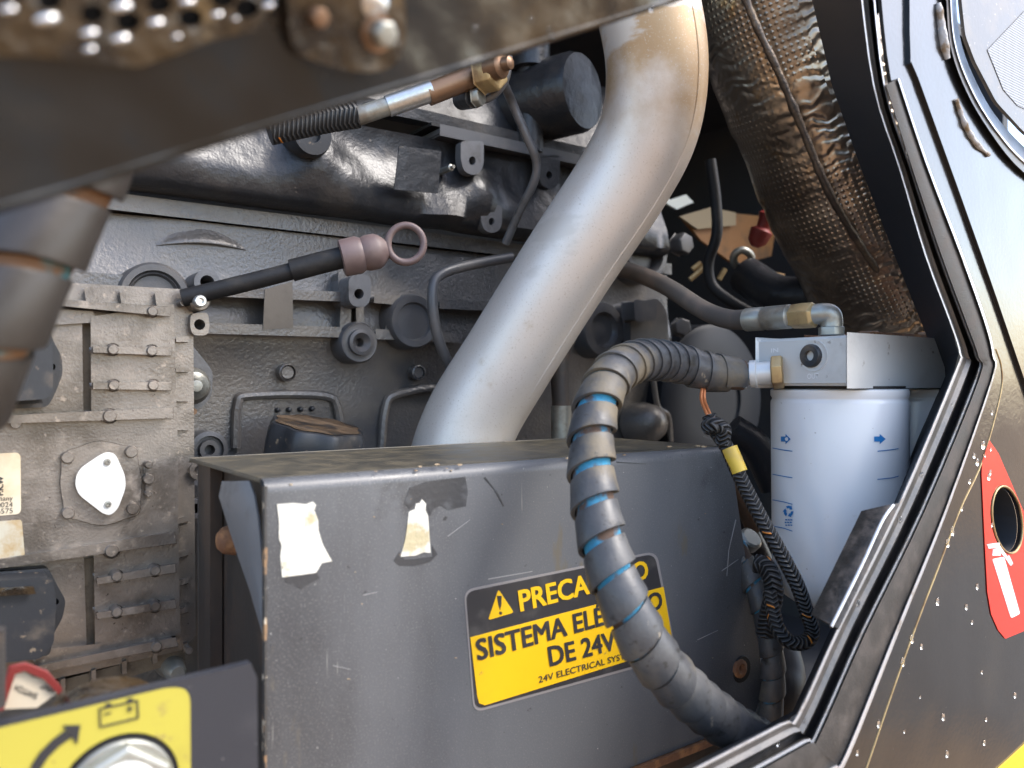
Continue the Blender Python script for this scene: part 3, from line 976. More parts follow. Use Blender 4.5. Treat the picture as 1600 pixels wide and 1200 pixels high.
cm.part('latch', plate([(-90, 925), (50, 918), (53, 926), (-90, 934)], DM - .047, DM - .02), 'ochre_dirt', c2, bev=.001)
cm.part('latch', plate([(64, 914), (80, 913), (82, 924), (66, 926)], DM - .03, DM - .01), 'black_plastic', c2, bev=.001)
# corner bolt and lug
cb_ = cm.part('mounting_lug', boss(313, 470, DM - .002, [(0, 0), (0, 14), (.001, 16), (.06, 17)], 26), 'module_alloy')
cm.part('bolt_head', boss(314, 470, DM - .010, [(.003, 0), (.003, 4), (0, 5), (0, 8), (.001, 9.5), (.009, 10)], 20), 'bright_steel', cb_)
cm.part('pin', boss(287, 473, DM + .002, [(0, 0), (0, 5), (.001, 6), (.03, 6)], 14), 'module_alloy')
q = m(312, 507, DM + .006)
lg = B()
prism(lg, rounded(uz([(298, 490), (325, 488), (328, 510), (324, 524), (302, 524), (297, 512)], DM + .006), .004), DM + .006, DM + .05, [circ((q.x, q.z), 8.5 * pr(312, DM))])
cm.part('mounting_lug', lg, 'module_alloy')
cm.part('mounting_lug', boss(312, 735, DM + .01, [(.004, 0), (.004, 6), (0, 8), (0, 15), (.05, 16)], 22), 'module_alloy')
cm.part('foot_bolt', boss(278, 1052, DM + .0, [(0, 0), (0, 10), (.003, 14), (.03, 22), (.04, 22)], 20), 'zinc')
cm.part('pin', boss(296, 1017, DM + .002, [(0, 0), (0, 5), (.001, 6), (.03, 6)], 14), 'module_alloy')

# ------------------------------------------------------------------ oil filler cap
oc = Thing('oil_filler_cap', 'black octagonal oil filler cap with brown dust on top', 'cap', mt(497, 740, .80))
ax = Vector((0.10, -.20, 1)).normalized()
xa = ax.orthogonal().normalized()
ya = ax.cross(xa)
cb2 = B()
cc = mt(497, 664, .80)
rings = []
for s, r in ((-.05, 1.0), (-.018, 1.0), (-.006, .985), (-.001, .93), (0.0, .86)):
    ring = []
    for i in range(64):
        a = 2 * math.pi * i / 64
        lobes = 1 + .055 * math.cos(8 * a)
        ring.append(cb2.verts.new(cc + ax * s + (xa * math.cos(a) + ya * math.sin(a)) * .0475 * r * lobes))
    rings.append(ring)
for a, b in zip(rings, rings[1:]):
    for i in range(64):
        cb2.faces.new((a[i], a[(i + 1) % 64], b[(i + 1) % 64], b[i]))
body = oc.part('cap_body', cb2, 'black_plastic')
td = B()
td.faces.new([td.verts.new(cc + (xa * math.cos(a) + ya * math.sin(a)) * .0475 * .87 * (1 + .055 * math.cos(8 * a)) + ax * .0006) for a in [2 * math.pi * i / 64 for i in range(64)]])
bmesh.ops.solidify(td, geom=td.faces[:], thickness=.002)
oc.part('dusty_top', td, 'dust_cap', angle=30)
oc.part('filler_neck', lathe(B(), cc - ax * .05, -ax, [(0, .036), (.06, .036)], 28), 'black_plastic')

# ------------------------------------------------------------------ large silver pipe
pp = Thing('silver_pipe', 'large bare steel exhaust pipe with brown heat stains crossing the bay', 'pipe', mt(722, 760, .87))
path = smooth_path([mt(*p) for p in ((708, 800, .865), (712, 735, .87), (738, 655, .872), (795, 560, .866), (888, 412, .85), (972, 285, .832), (1014, 200, .815), (1026, 110, .80), (1014, 20, .79), (985, -70, .79))], 12)
pp.part('pipe_body', tube(path, lambda f: .0505 + .0035 * max(0, 1 - f / .3), 56, uvm='m'), 'pipe_steel', angle=80)
frp = frames(path)
vd = []
for S, p, x, y, t in frp[20:100]:
    toc = (-p).normalized()
    side = t.cross(toc).normalized()
    q = (toc * .62 + side * .78).normalized()
    q = (q - t * q.dot(t)).normalized()
    vd.append(p + q * .0503)
pp.part('weld_seam', tube(vd, .0009, 6), 'pipe_steel')

# ------------------------------------------------------------------ foil wrapped duct
hs = Thing('heat_shield_duct', 'embossed dark foil heat shield wrapped duct with lengthwise seam', 'heat shield', mt(1330, 480, .98))
hp = smooth_path([mt(*p) for p in ((1195, -120, .93), (1215, 0, .95), (1262, 140, .97), (1316, 290, 1.0), (1372, 420, 1.03), (1420, 520, 1.05), (1450, 580, 1.06))], 10)


def crumple(S, a, p):
    return .004 * noise.noise(p * 22) + .0022 * noise.noise(p * 60)


def hsr(f):
    return .102 - .012 * f


hs.part('foil_wrap', tube(hp, hsr, 72, uvm='m', rough=crumple), 'heat_foil', angle=80)
sm = [mt(*p) for p in ((1150, -40, .862), (1182, 40, .862), (1215, 110, .868), (1255, 205, .884), (1295, 300, .899), (1345, 385, .928), (1385, 445, .958), (1412, 505, .985))]
hs.part('seam', tube(smooth_path(sm, 8), .0042, 10, rough=lambda S, a, p: .0016 * noise.noise(p * 160)), 'foil_seam')

# ------------------------------------------------------------------ clutter behind the pipe
solo('orange_guard', 'orange brown painted guard deep behind the foil duct', 'guard', plate([(1064, 338), (1112, 330), (1215, 340), (1205, 400), (1150, 415), (1095, 375)], 0.95, 0.955), 'orange_panel')
solo('cream_ledge', 'cream coloured ledge deep in the bay beside the black cable', 'ledge', plate([(1062, 338), (1110, 324), (1150, 332), (1150, 352), (1090, 358)], 0.94, 0.945), 'cream_panel')
solo('white_gap', 'small pale plate standing for the white gap beside the silver pipe', 'bracket', plate([(1036, 306), (1048, 312), (1072, 304), (1084, 316), (1058, 327), (1042, 318)], .98, .985), 'pale_panel')  # pale plate put where a white gap shows behind the pipe
solo('red_clip', 'small red plastic clip against the foil duct', 'clip', lathe(B(), mt(1192, 356, 1.2), (.2, -.4, 1), [(-.03, .006), (-.022, .014), (-.005, .017), (0, .010), (.012, .012), (.02, .015), (.028, .006)], 14), 'red_plastic')
solo('black_cable', 'black ribbed cable hanging in front of the orange guard', 'cable', ptube([(1110, 250, 1.12), (1118, 310, 1.12), (1120, 365, 1.12), (1107, 410, 1.13), (1112, 445, 1.13), (1140, 470, 1.12), (1175, 490, 1.12)], .0078, 6, 14), 'black_rubber')
for a, lab in ((((1078, 437, 1.16), (1100, 418, 1.16)), 'longer bright rod end just beside the black cable'), (((1082, 421, 1.18), (1095, 411, 1.18)), 'shortest rod end, lying above the longer one by the cable'),
               (((1123, 437, 1.16), (1133, 420, 1.16)), 'upright rod end between the black cable and the steel clamp'), (((1170, 420, 1.2), (1225, 432, 1.18)), 'long thin rod lying behind the foil duct')):
    solo('steel_rod', lab, 'rod', ptube(a, .004, 3, 12), 'brass_zinc', group='rod ends deep in the bay')
solo('clamp_ring', 'worn steel hose clamp beside the steel rods', 'clamp', tube([mt(1160 + 14 * math.cos(a), 405 + 14 * math.sin(a), 1.2 + .01 * math.sin(a)) for a in [2 * math.pi * i / 24 for i in range(25)]], .006, 10, cap=False), 'zinc')
solo('thick_hose', 'thick black hose lying behind the zinc elbow', 'hose', ptube([(1165, 430, 1.2), (1215, 460, 1.15), (1290, 470, 1.1), (1370, 520, 1.05)], .028, 6, 20), 'head_paint')

# ------------------------------------------------------------------ hose with elbow into the filter head
eh = Thing('elbow_hose', 'grey brown rubber hose ending in a zinc elbow on the filter head', 'hose', mt(1298, 522, .70))
eh.part('rubber', ptube([(940, 418, .93), (985, 424, .92), (1040, 447, .88), (1100, 485, .83), (1140, 499, .79), (1175, 499, .76)], .0098, 7, 20), 'grey_hose')
eh.part('ferrule', lathe(B(), mt(1166, 500, .765), mt(1240, 494, .725) - mt(1166, 500, .765), [(0, .0095), (.001, .0112), (.018, .0112), (.019, .0106), (.022, .0106), (.023, .0112), (.047, .0112), (.049, .0085)], 24), 'zinc')
eh.part('nut', lathe(B(), mt(1236, 495, .73), mt(1272, 492, .71) - mt(1236, 495, .73), [(0, .009), (.001, .0112), (.013, .0118), (.014, .0118), (.024, .0116), (.026, .009)], 6), 'brass_zinc', bev=.0006)
eh.part('elbow', ptube([(1262, 493, .715), (1285, 490, .707), (1297, 492, .705), (1300, 503, .705), (1299, 516, .705)], .0092, 6, 20), 'zinc')
eh.part('elbow_nut', lathe(B(), mt(1299, 524, .705), (0, 0, 1), [(0, .0115), (.007, .0115), (.008, .009)], 6), 'zinc', bev=.0006)

# ------------------------------------------------------------------ filter head and filters
FU, FD = .677, .420
fh = Thing('filter_head', 'pale aluminium filter head block with IN and OUT ports', 'filter head', (FU, FD, -.001))
hU0, hD0, hD1, hZ0, hZ1 = .613, .371, .4615, -.0015, .0405
fb = box((hU0, hD0, hZ0), (.905, hD1, hZ1))
fh.part('head_block', fb, 'block_alu', bev=.0022)


def on_end(px, py, off=0.0):      # point of the filter head's end face (u = hU0)
    a, b, c = ray(px, py)
    t = (hU0 - off) / a
    return Vector((hU0 - off, t * b, t * c))


k_end = .69 / FPX
fh.part('plug_seat', lathe(B(), on_end(1271, 556), (-1, 0, 0), [(-.002, 0), (-.002, 0.0105), (.0003, .0112), (.0006, .0135), (-.002, .0138)], 32), 'block_alu')
pl_ = fh.part('port_plug', lathe(B(), on_end(1268, 556), (-1, 0, 0), [(-.001, .0102), (.0025, .0100), (.004, .0088), (.004, .0045), (-.003, .0042), (-.003, 0)], 28), 'black_plastic', label='black hexagon socket plug')
ew = B()
for txt, a, b, c in (('IN', (1204, 551), (1216, 550), (1204, 544.5)), ('OUT', (1261, 592), (1279, 591), (1261, 584))):
    P0, P1, P2 = on_end(*a, .0004), on_end(*b, .0004), on_end(*c, .0004)
    cu = bpy.data.curves.new('lettering', 'FONT')
    cu.body = txt
    cu.offset = .015
    ob = bpy.data.objects.new('lettering', cu)
    COL.objects.link(ob)
    me0 = bpy.data.meshes.new_from_object(ob.evaluated_get(bpy.context.evaluated_depsgraph_get()))
    bpy.data.objects.remove(ob)
    lbm = B()
    lbm.from_mesh(me0)
    w_ = max(v.co.x for v in lbm.verts)
    for v in lbm.verts:
        v.co = P0 + (P1 - P0) * (v.co.x / w_) + (P2 - P0) * (v.co.y / .7)
    fh.part('lettering', lbm, 'white_print', smooth=False)
fh.part('mount_ear', box((.70, .40, .0408), (.90, .47, .0475)), 'rust', bev=.001)
fh.part('bolt_head', hexhead(Vector((.735, .425, .041)), (0, 0, 1), .011, .010), 'brown_zinc', bev=.0008)
fh.part('bolt_head', hexhead(Vector((.855, .43, .048)), (0, 0, 1), .011, .007), 'brown_zinc', bev=.0008)


def filter_can(u, label, marks):
    f = Thing('fuel_filter', label, 'filter', (u, FD, -.2))
    f.part('gasket', lathe(B(), (u, FD, -.0018), (0, 0, -1), [(0, .056), (.0025, .056)], 48), 'black_rubber')
    r = .0595
    can = f.part('canister', lathe(B(), (u, FD, -.0045), (0, 0, -1),
                 [(0, .050), (0, .0575), (.001, r), (.006, r), (.008, r - .0012), (.0095, r - .0014), (.011, r - .0004), (.013, r), (.165, r - .0012), (.178, r - .003), (.188, r - .008), (.195, r - .018), (.197, 0)], 72), 'filter_white', angle=50)
    return f, can


f1, can1 = filter_can(FU, 'white spin-on fuel filter with blue arrows and recycling mark', True)
f2, can2 = filter_can(FU + .135, 'white fuel filter half hidden behind the door frame, without marks', False)


def on_can(px, py):
    """where the picture ray meets the near filter's cylinder"""
    a, b, c = ray(px, py)
    rr = .0598
    A, Bb, Cc = a * a + b * b, -2 * (a * FU + b * FD), FU * FU + FD * FD - rr * rr
    D = max(0, Bb * Bb - 4 * A * Cc)
    t = (-Bb - math.sqrt(D)) / (2 * A)
    return Vector((a * t, b * t, c * t))


def can_patch(name, polys, mt_, label=None):
    bm = B()
    for poly in polys:
        if len(poly) > 2:
            vs_ = [bm.verts.new(on_can(x, y)) for x, y in poly]
            bm.faces.new(vs_)
    bmesh.ops.triangulate(bm, faces=bm.faces[:])
    return f1.part(name, bm, mt_, can1, smooth=False, label=label)


def strip(pts, w):
    out = []
    for a, b in zip(pts, pts[1:]):
        out.append([(a[0], a[1] - w), (b[0], b[1] - w), (b[0], b[1] + w), (a[0], a[1] + w)])
    return out


def arrow(x, y, s):
    return [[(x - 7 * s, y - 4), (x + 2 * s, y - 4), (x + 2 * s, y + 4), (x - 7 * s, y + 4)], [(x + 1.5 * s, y - 8), (x + 11 * s, y), (x + 1.5 * s, y + 8)]]


can_patch('arrow', arrow(1373, 686, 1.0), 'blue_ink')
can_patch('arrow', arrow(1226, 686, .85), 'blue_ink')
can_patch('arrow_dot', [ell(1229, 686, 2.6, 3, 10)], 'filter_white')
for y0, y1 in ((705, 701), (749, 744)):
    can_patch('mark_line', strip([(1371, y0), (1382, y0 - 1), (1394, y0 - 2.4), (1404, y1)], .7), 'blue_ink')
for y0, y1 in ((700, 705), (741, 746.5), (781, 788), (822, 830), (866, 871)):
    can_patch('mark_line', strip([(1207, y0), (1215, y0 + 1.5), (1225, y0 + 3.4), (1238, y1)], .7), 'blue_ink')
for a in (0, 120, 240):
    def pt(r, b):
        return (1232 + r * .85 * math.cos(R(a + b)), 799 + r * math.sin(R(a + b)))
    can_patch('recycling_mark', [[pt(9, 0), pt(9, 30), pt(9, 62), pt(5, 62), pt(5, 30), pt(5, 0)], [pt(11, 58), pt(7.5, 98), pt(3, 58)]], 'blue_ink')
for i, w in enumerate((5, 6, 5)):
    can_patch('small_print', [[(1232 - w + j * 4, 811 + i * 4.2), (1232 - w + j * 4 + 3, 811.4 + i * 4.2), (1232 - w + j * 4 + 3, 813.4 + i * 4.2), (1232 - w + j * 4, 813 + i * 4.2)] for j in range(3)], 'blue_ink')

# ------------------------------------------------------------------ spiral wrapped hose
wh = Thing('spiral_wrapped_hose', 'thick hose in grey spiral wrap with blue showing, arching over the cover', 'hose', mt(1240, 1195, .64))
hpath = smooth_path([mt(*p) for p in ((1160, 586, .725), (1112, 582, .72), (1060, 568, .71), (1010, 562, .675), (966, 578, .635), (938, 618, .61), (926, 668, .595), (924, 728, .58), (931, 795, .565), (948, 870, .55), (980, 952, .54), (1025, 1030, .545), (1085, 1093, .57), (1150, 1140, .60), (1225, 1180, .63), (1300, 1215, .65))], 12)
wh.part('inner_hose', tube(hpath, .0139, 28, uvm='f'), 'blue_braid')
SP_W = .0205


def pitch(f):
    if f < .22:
        return .0165
    if f < .30:
        return .0165 + (f - .22) / .08 * (.0258 - .0165)
    if f < .62:
        return .0258
    if f < .72:
        return .0258 - (f - .62) / .10 * .0058
    return .0200


wh.part('spiral_wrap', spiral(hpath, .0172, SP_W, pitch), 'wrap_plastic', angle=40)
f0 = on_end(1224, 581)
f1_ = mt(1150, 586, .727)
fd_ = (f1_ - f0)
fit = Thing('hose_fitting', 'pale zinc crimp fitting screwed into the IN port of the filter head', 'fitting', f0)
fit.part('adapter_nut', lathe(B(), f0, fd_, [(0, .0135), (.001, .0150), (.009, .0150), (.010, .013)], 6), 'brass_zinc', bev=.0006)
fit.part('collar', lathe(B(), f0 + fd_.normalized() * .010, fd_, [(0, .0105), (.012, .0105), (.013, .0125), (.018, .0125), (.019, .0105), (.024, .0105)], 24), 'block_alu')
fit.part('crimp', lathe(B(), f0 + fd_.normalized() * .032, fd_, [(0, .0115), (.001, .0132), (.018, .0132), (.020, .0140), (.03, .0140), (.031, .012)], 24), 'block_alu')

# ------------------------------------------------------------------ black sheet metal cover
DC = .50
bc = Thing('electrical_cover', 'scuffed black sheet metal cover with caution sticker and torn white labels', 'cover', (.4, .59, -.332))
ZT, ZB = -.0605, -.332
UL = .171
prof = [(DC, ZB)] + [(DC, ZB + (ZT - .009 - ZB) * i / 6) for i in range(1, 7)]
arc = [(DC + .009 - .009 * math.cos(R(a)), ZT - .009 + .009 * math.sin(R(a))) for a in range(15, 91, 15)]
front = prof + arc


def u_right(z):
    return .622 + (ZT - z) / (ZT - ZB) * .060


inner = [(DC + .003, ZB)] + [(DC + .003, z_) for d_, z_ in prof[1:]] + [(DC + .009, ZT - .003)]
rows = [[Vector((UL + (u_right(z_) - UL) * i / 12, d_, z_)) for i in range(13)] for d_, z_ in front + inner[::-1] + front[:1]]
bc.part('front_sheet', loft(rows), 'cover_paint', angle=50)
bc.part('top_sheet', box((UL, DC + .0092, ZT - .003), (.622, .682, ZT)), 'cover_top', bev=.0006)
# worn left edge
eg = B()
rws = []
for i in range(60):
    z_ = ZB + (ZT - .004 - ZB) * i / 59
    q = .0006 + .0030 * max(0, noise.noise(Vector((z_ * 70, 2, 5))))
    rws.append([Vector((UL + q, DC - .0006, z_)), Vector((UL - .0008, DC - .0006, z_)), Vector((UL - .0008, DC + .004, z_))])
bc.part('worn_edge', loft(rws, eg), 'cover_edge', smooth=False)
bc.part('side_panel', box((.186, DC + .0045, ZB), (.189, .680, ZT - .004)), 'dirty_dark', bev=.0006)
bc.part('inner_frame', box((.176, .640, ZB), (.184, .676, ZT - .004)), 'dirty_dark', bev=.0006)
bc.part('side_rivet', lathe(B(), (.186, .615, -.118), (-1, 0, 0), [(0, .012), (.008, .010), (.012, .006), (.013, 0)], 14), 'rust')
fl = [m(*p) for p in ((352, 772, .57), (384, 752, .55), (400, 790, .53))]
rws = []
for y, xl, xr, dl, dr in ((752, 350, 392, .575, .535), (775, 345, 400, .575, .525), (810, 356, 406, .57, .515), (860, 372, 411, .56, .508), (920, 393, 415, .54, .506), (985, 412, 419, .515, .506), (1010, 418, 421, .510, .506)):
    rws.append([m(xl + (xr - xl) * i / 6, y, dl + (dr - dl) * i / 6 - .006 * math.sin(math.pi * i / 6)) for i in range(7)])
bc.part('rubber_flap', loft(rws, thick=.0015), 'grey_flap', label='grey rubber flap curling out of the open side')
# rusty fold along the bottom, rivet
bc.part('bottom_fold', box((.172, DC - .004, ZB - .006), (.684, DC + .02, ZB - .001)), 'rust', bev=.001)
bc.part('lower_apron', box((.172, DC + .012, -.49), (.684, DC + .016, ZB - .0065)), 'dirty_dark')
rv = bc.part('rivet', boss(1160, 1046, DC - .004, [(.003, 0), (.001, 5), (0, 9), (.001, 14), (.005, 16)], 18), 'rust')
bc.part('rivet_washer', boss(1160, 1046, DC - .0012, [(0, 10), (0, 20), (.002, 22)], 20), 'black_rubber', rv)
# torn label remains
bc.part('torn_label', plate([(433, 788), (460, 786), (478, 788), (489, 784), (494, 789), (491, 797), (497, 812), (498, 830), (505, 852), (519, 877), (503, 880), (494, 895), (466, 899), (441, 902), (438, 870), (440, 852), (436, 842), (436, 815)], DC - .0006, DC + .001),
        'sticker_residue', label='large torn white label', smooth=False)
bc.part('torn_label', plate([(659, 780), (666, 787), (665, 797), (669, 806), (673, 864), (662, 863), (650, 868), (626, 870), (633, 845), (636, 826), (639, 800), (648, 796), (650, 787), (656, 786)], DC - .0006, DC + .001),
        'sticker_residue', label='small torn white label', smooth=False)
# chips of bare paint along the top bend and over the face
for i in range(34):
    if i < 14:
        x = random.uniform(440, 1110)
        y = 752 - (x - 415) * .089 + random.uniform(-3, 9)
        r = random.uniform(.8, 2.6)
    else:
        x, y = random.uniform(500, 1120), random.uniform(770, 1080)
        r = random.uniform(.6, 1.7)
    if 720 < x < 1060 and y > 850:
        continue
    pts = [(x + r * random.uniform(.6, 1.6) * 1.5 * math.cos(a), y + r * random.uniform(.5, 1.1) * .8 * math.sin(a)) for a in [2 * math.pi * j / 8 for j in range(8)]]
    bc.part('paint_chip', plate(pts, DC - .0004 if y > 765 - (x - 415) * .089 else DC + .0006, DC + .002), 'bare_chip', smooth=False)
# scratches, a drip and the dark gum of a lost label
mat('scratch', (0.30, 0.29, 0.28), 0.6)
mat('dark_film', (0.045, 0.046, 0.049), 0.32, 0, [(60, .5, .65, (0.075, 0.078, 0.083), .4)], [(300, .3, .0008)])
for x0, y0, x1, y1, w_, mm in ((1150, 812, 1139, 860, 1.2, 'scratch'), (1139, 860, 1136, 900, 1.0, 'scratch'), (1128, 892, 1154, 874, .8, 'scratch'), (763, 905, 832, 893, 1.4, 'scratch'), (700, 838, 735, 812, .8, 'scratch'), (568, 930, 590, 925, .9, 'scratch'),
                           (757, 746, 774, 766, 3.0, 'dark_film'), (774, 766, 787, 791, 3.4, 'dark_film'), (964, 722, 1010, 725, 1.2, 'dark_film'), (1090, 1000, 1122, 985, .9, 'scratch'), (520, 1040, 548, 1046, .8, 'scratch')):
    bc.part('scratch', bar(x0, y0, x1, y1, w_, DC - .0003, DC + .001, w1=w_ * .5), mm, smooth=False)
gum = [(640, 762), (668, 752), (727, 745), (731, 768), (728, 791), (700, 797), (688, 790), (676, 796), (672, 806), (664, 780), (650, 786), (640, 796), (632, 786)]
bc.part('dark_patch', plate(gum, DC - .00025, DC + .001), 'dark_film', smooth=False)
bc.part('dark_patch', plate([(624, 862), (632, 874), (650, 873), (676, 869), (675, 852), (684, 866), (672, 878), (648, 884), (624, 884), (615, 876)], DC - .00025, DC + .001), 'dark_film', smooth=False)  # shadow-like grey band added under the small torn label
bc.part('dark_patch', plate([(445, 900), (494, 894), (500, 903), (484, 912), (470, 921), (458, 912), (446, 910)], DC - .00025, DC + .001), 'dark_film', smooth=False)  # matching dark band under the large torn label
# caution sticker
st_out = [(725, 922), (1026, 861), (1058, 1026), (740, 1114)]
stk = bc.part('caution_sticker', plate(rounded(st_out, 17), DC - .0005, DC + .001), 'sticker_edge', smooth=False, label='black and yellow caution sticker')
bc.part('black_field', plate(rounded([(728, 925), (1023, 865), (1054, 1023), (743, 1109)], 15), DC - .0009, DC - .0004), 'sticker_black', stk, smooth=False)
ylw = rounded([(735, 996), (1037, 917), (1052, 1008), (748, 1104)], 9, 5)
bc.part('yellow_field', plate([(735, 996), (1037, 917), (1051, 1003), (1048, 1012), (758, 1102), (749, 1099), (746, 1088)], DC - .0013, DC - .0008), 'sticker_yellow', stk, smooth=False)
lettering(bc, stk, 'PRECAUÇÃO', (813, 955), (1014, 903), (809, 923), DC - .0010, 'sticker_yellow', weight=.018)
lettering(bc, stk, 'SISTEMA ELÉTRICO', (746, 1032), (1036, 950), (742, 1000), DC - .0013, 'sticker_black', weight=.018)
lettering(bc, stk, 'DE 24V', (859, 1041), (963, 1014), (855, 1011), DC - .0013, 'sticker_black', weight=.018)
lettering(bc, stk, '24V ELECTRICAL SYSTEM', (842, 1067), (992, 1025), (841, 1057), DC - .0013, 'sticker_black', weight=.004)
bc.part('warning_triangle', plate(rounded([(779, 921), (803, 957), (763, 969)], 4, 3), DC - .0013, DC - .0008), 'sticker_yellow', stk, smooth=False)
bc.part('exclamation_mark', plate([(777, 931), (784, 931), (783.5, 945), (781.5, 953), (779, 945)], DC - .0017, DC - .0012), 'sticker_black', stk, smooth=False)
bc.part('exclamation_mark', plate(ell(782.5, 958, 2.4, 2.6, 10), DC - .0017, DC - .0012), 'sticker_black', stk, smooth=False)
# ------------------------------------------------------------------ battery switch panel
DS = .42
sp = Thing('battery_switch_panel', 'dark bracket panel with yellow battery isolator sticker', 'switch panel', m(180, 1300, DS))
kc = m(186, 1236, DS)
pxm = pr(186, DS)
pan = B()
prism(pan, uz([(-60, 1146), (392, 1036), (402, 1060), (404, 1330), (-60, 1330)], DS), DS, DS + .006, [circ((kc.x, kc.z), 88 * pxm, 40)])
sp.part('panel', pan, 'switch_paint', smooth=False)
stp = B()
prism(stp, uz(rounded([(-60, 1152), (268, 1073), (297, 1078), (299, 1330), (-60, 1330)], 22), DS - .0005), DS - .0005, DS - .0001, [circ((kc.x, kc.z), 89 * pxm, 40)])
ys = sp.part('battery_sticker', stp, 'lemon_sticker', smooth=False, label='yellow sticker with battery symbol and turning arrow')
sym = B()
for q in (((156, 1108), (215, 1095), 2.6), ((215, 1094), (216, 1122), 2.6), ((216, 1122), (158, 1136), 2.6), ((157, 1136), (156, 1107), 2.6), ((165, 1103), (174, 1101), 5), ((199, 1095), (208, 1093), 5),
          ((163, 1116.5), (174, 1114), 2.2), ((198, 1109), (208, 1106.8), 2.2), ((202.6, 1103), (203.4, 1113), 2.2)):
    bar(*q[0], *q[1], q[2], DS - .0012, DS - .0008, bm=sym)
sp.part('battery_symbol', sym, 'ink', ys, smooth=False)
arw = B()
plate([(46, 1206), (50, 1194), (62, 1176), (82, 1156), (102, 1141), (113, 1152), (93, 1166), (75, 1184), (65, 1200), (60, 1212), (50, 1222), (38, 1224)], DS - .0012, DS - .0008, bm=arw)
plate([(98, 1134), (126, 1133), (121, 1163), (111, 1150)], DS - .0013, DS - .0008, bm=arw)
sp.part('turn_arrow', arw, 'ink', ys, smooth=False)
ko = kc.copy()
ko.y = DS
sp.part('bush_ring', lathe(B(), ko, (0, -1, 0), [(-.006, 86 * pxm), (.001, 86 * pxm), (.001, 74 * pxm), (-.006, 74 * pxm)], 48), 'black_rubber')
nut = lathe(B(), ko, (0, -1, 0), [(-.004, 80 * pxm), (.006, 80 * pxm), (.0085, 74 * pxm), (.0085, 57 * pxm), (.004, 56 * pxm)], 6)
bmesh.ops.rotate(nut, verts=nut.verts[:], cent=ko, matrix=Matrix.Rotation(R(22), 3, 'Y'))
sp.part('hex_nut', nut, 'zinc', bev=.0015)
sp.part('washer_face', lathe(B(), ko, (0, -1, 0), [(-.004, 80 * pxm), (.0025, 80 * pxm), (.0035, 77 * pxm), (.0035, 60 * pxm)], 48), 'zinc')
sp.part('switch_boss', lathe(B(), ko, (0, -1, 0), [(.003, 54 * pxm), (.010, 54 * pxm), (.012, 50 * pxm), (.012, 46 * pxm), (.011, 44 * pxm), (.015, 42 * pxm), (.016, 38 * pxm), (.016, 0)], 48), 'white_coat')
solo('switch_housing', 'dusty brown round switch housing behind the yellow sticker panel', 'housing', lathe(B(), m(186, 1232, DS + .03), (0, 1, .08), [(0, .0), (0, .036), (.002, .039), (.05, .039), (.052, 0)], 40), 'ochre_dirt')
tg = Thing('switch_tag', 'torn cream tag in a red frame reading SWITCH, tucked behind the panel', 'tag', m(30, 1105, .50))
tg.part('tag_card', plate([(20, 1050), (38, 1046), (50, 1058), (70, 1060), (92, 1080), (58, 1106), (4, 1108)], .50, .5012), 'label_paper', smooth=False)
tg.part('red_frame', plate([(17, 1046), (40, 1041), (74, 1054), (95, 1078), (92, 1082), (71, 1060), (40, 1046), (22, 1052), (4, 1108), (-3, 1110)], .497, .5025), 'red_plastic', bev=.001)
lettering(tg, tg.o, 'SWITCH', (60, 1084), (26, 1069), (56, 1093), .50, 'ink', weight=.01)
lettering(tg, tg.o, 'NAL', (81, 1084), (62, 1074), (86, 1077), .50, 'ink', weight=.01)
solo('corrugated_conduit', 'grey corrugated cable conduit beside the red tag', 'conduit', lathe(B(), m(-34, 1110, .475), (0, 0, 1), sum([[(i * .0025, .010), (i * .0025 + .0012, .0118)] for i in range(16)], []), 16), 'dusty_rubber')

# ------------------------------------------------------------------ braided cable loom
lm = Thing('cable_loom', 'black braided cable loom with orange tracer, looped in front of the white filter', 'cable', mt(1240, 1000, .67))
for a in (((1097, 605, .715), (1096, 625, .712), (1105, 648, .70), (1112, 660, .695)), ((1101, 605, .715), (1101, 625, .712), (1109, 646, .70), (1114, 660, .695))):
    lm.part('wire', ptube(a, .0014, 6, 8), 'copper_wire')
loom = [(1108, 650, .695), (1117, 672, .69), (1135, 698, .685), (1150, 732, .68), (1166, 765, .675), (1192, 815, .665), (1222, 868, .66), (1246, 915, .66), (1260, 955, .665), (1269, 985, .67), (1258, 1003, .672), (1235, 1003, .675), (1217, 985, .68), (1208, 955, .69), (1202, 925, .70)]
lm.part('braided_sleeve', ptube(loom, .0062, 9, 20, uvm='f'), 'braid_sleeve')
lm.part('sleeve_knot', ptube([(1104, 668, .69), (1118, 664, .682), (1130, 672, .682), (1128, 690, .686)], .0068, 7, 18, uvm='f'), 'braid_sleeve')
lm.part('tape', ptube([(1139, 700, .684), (1155, 738, .679)], .0072, 4, 18), 'yellow_tape', label='yellow tape band')
lm2 = ptube([(1180, 880, .72), (1196, 885, .715), (1207, 905, .71), (1208, 935, .71), (1200, 965, .715), (1196, 990, .72)], .0085, 8, 22, uvm='f')
solo('short_braided_loom', 'short fat braided loom curving beside the cover edge', 'cable', lm2, 'braid_sleeve')
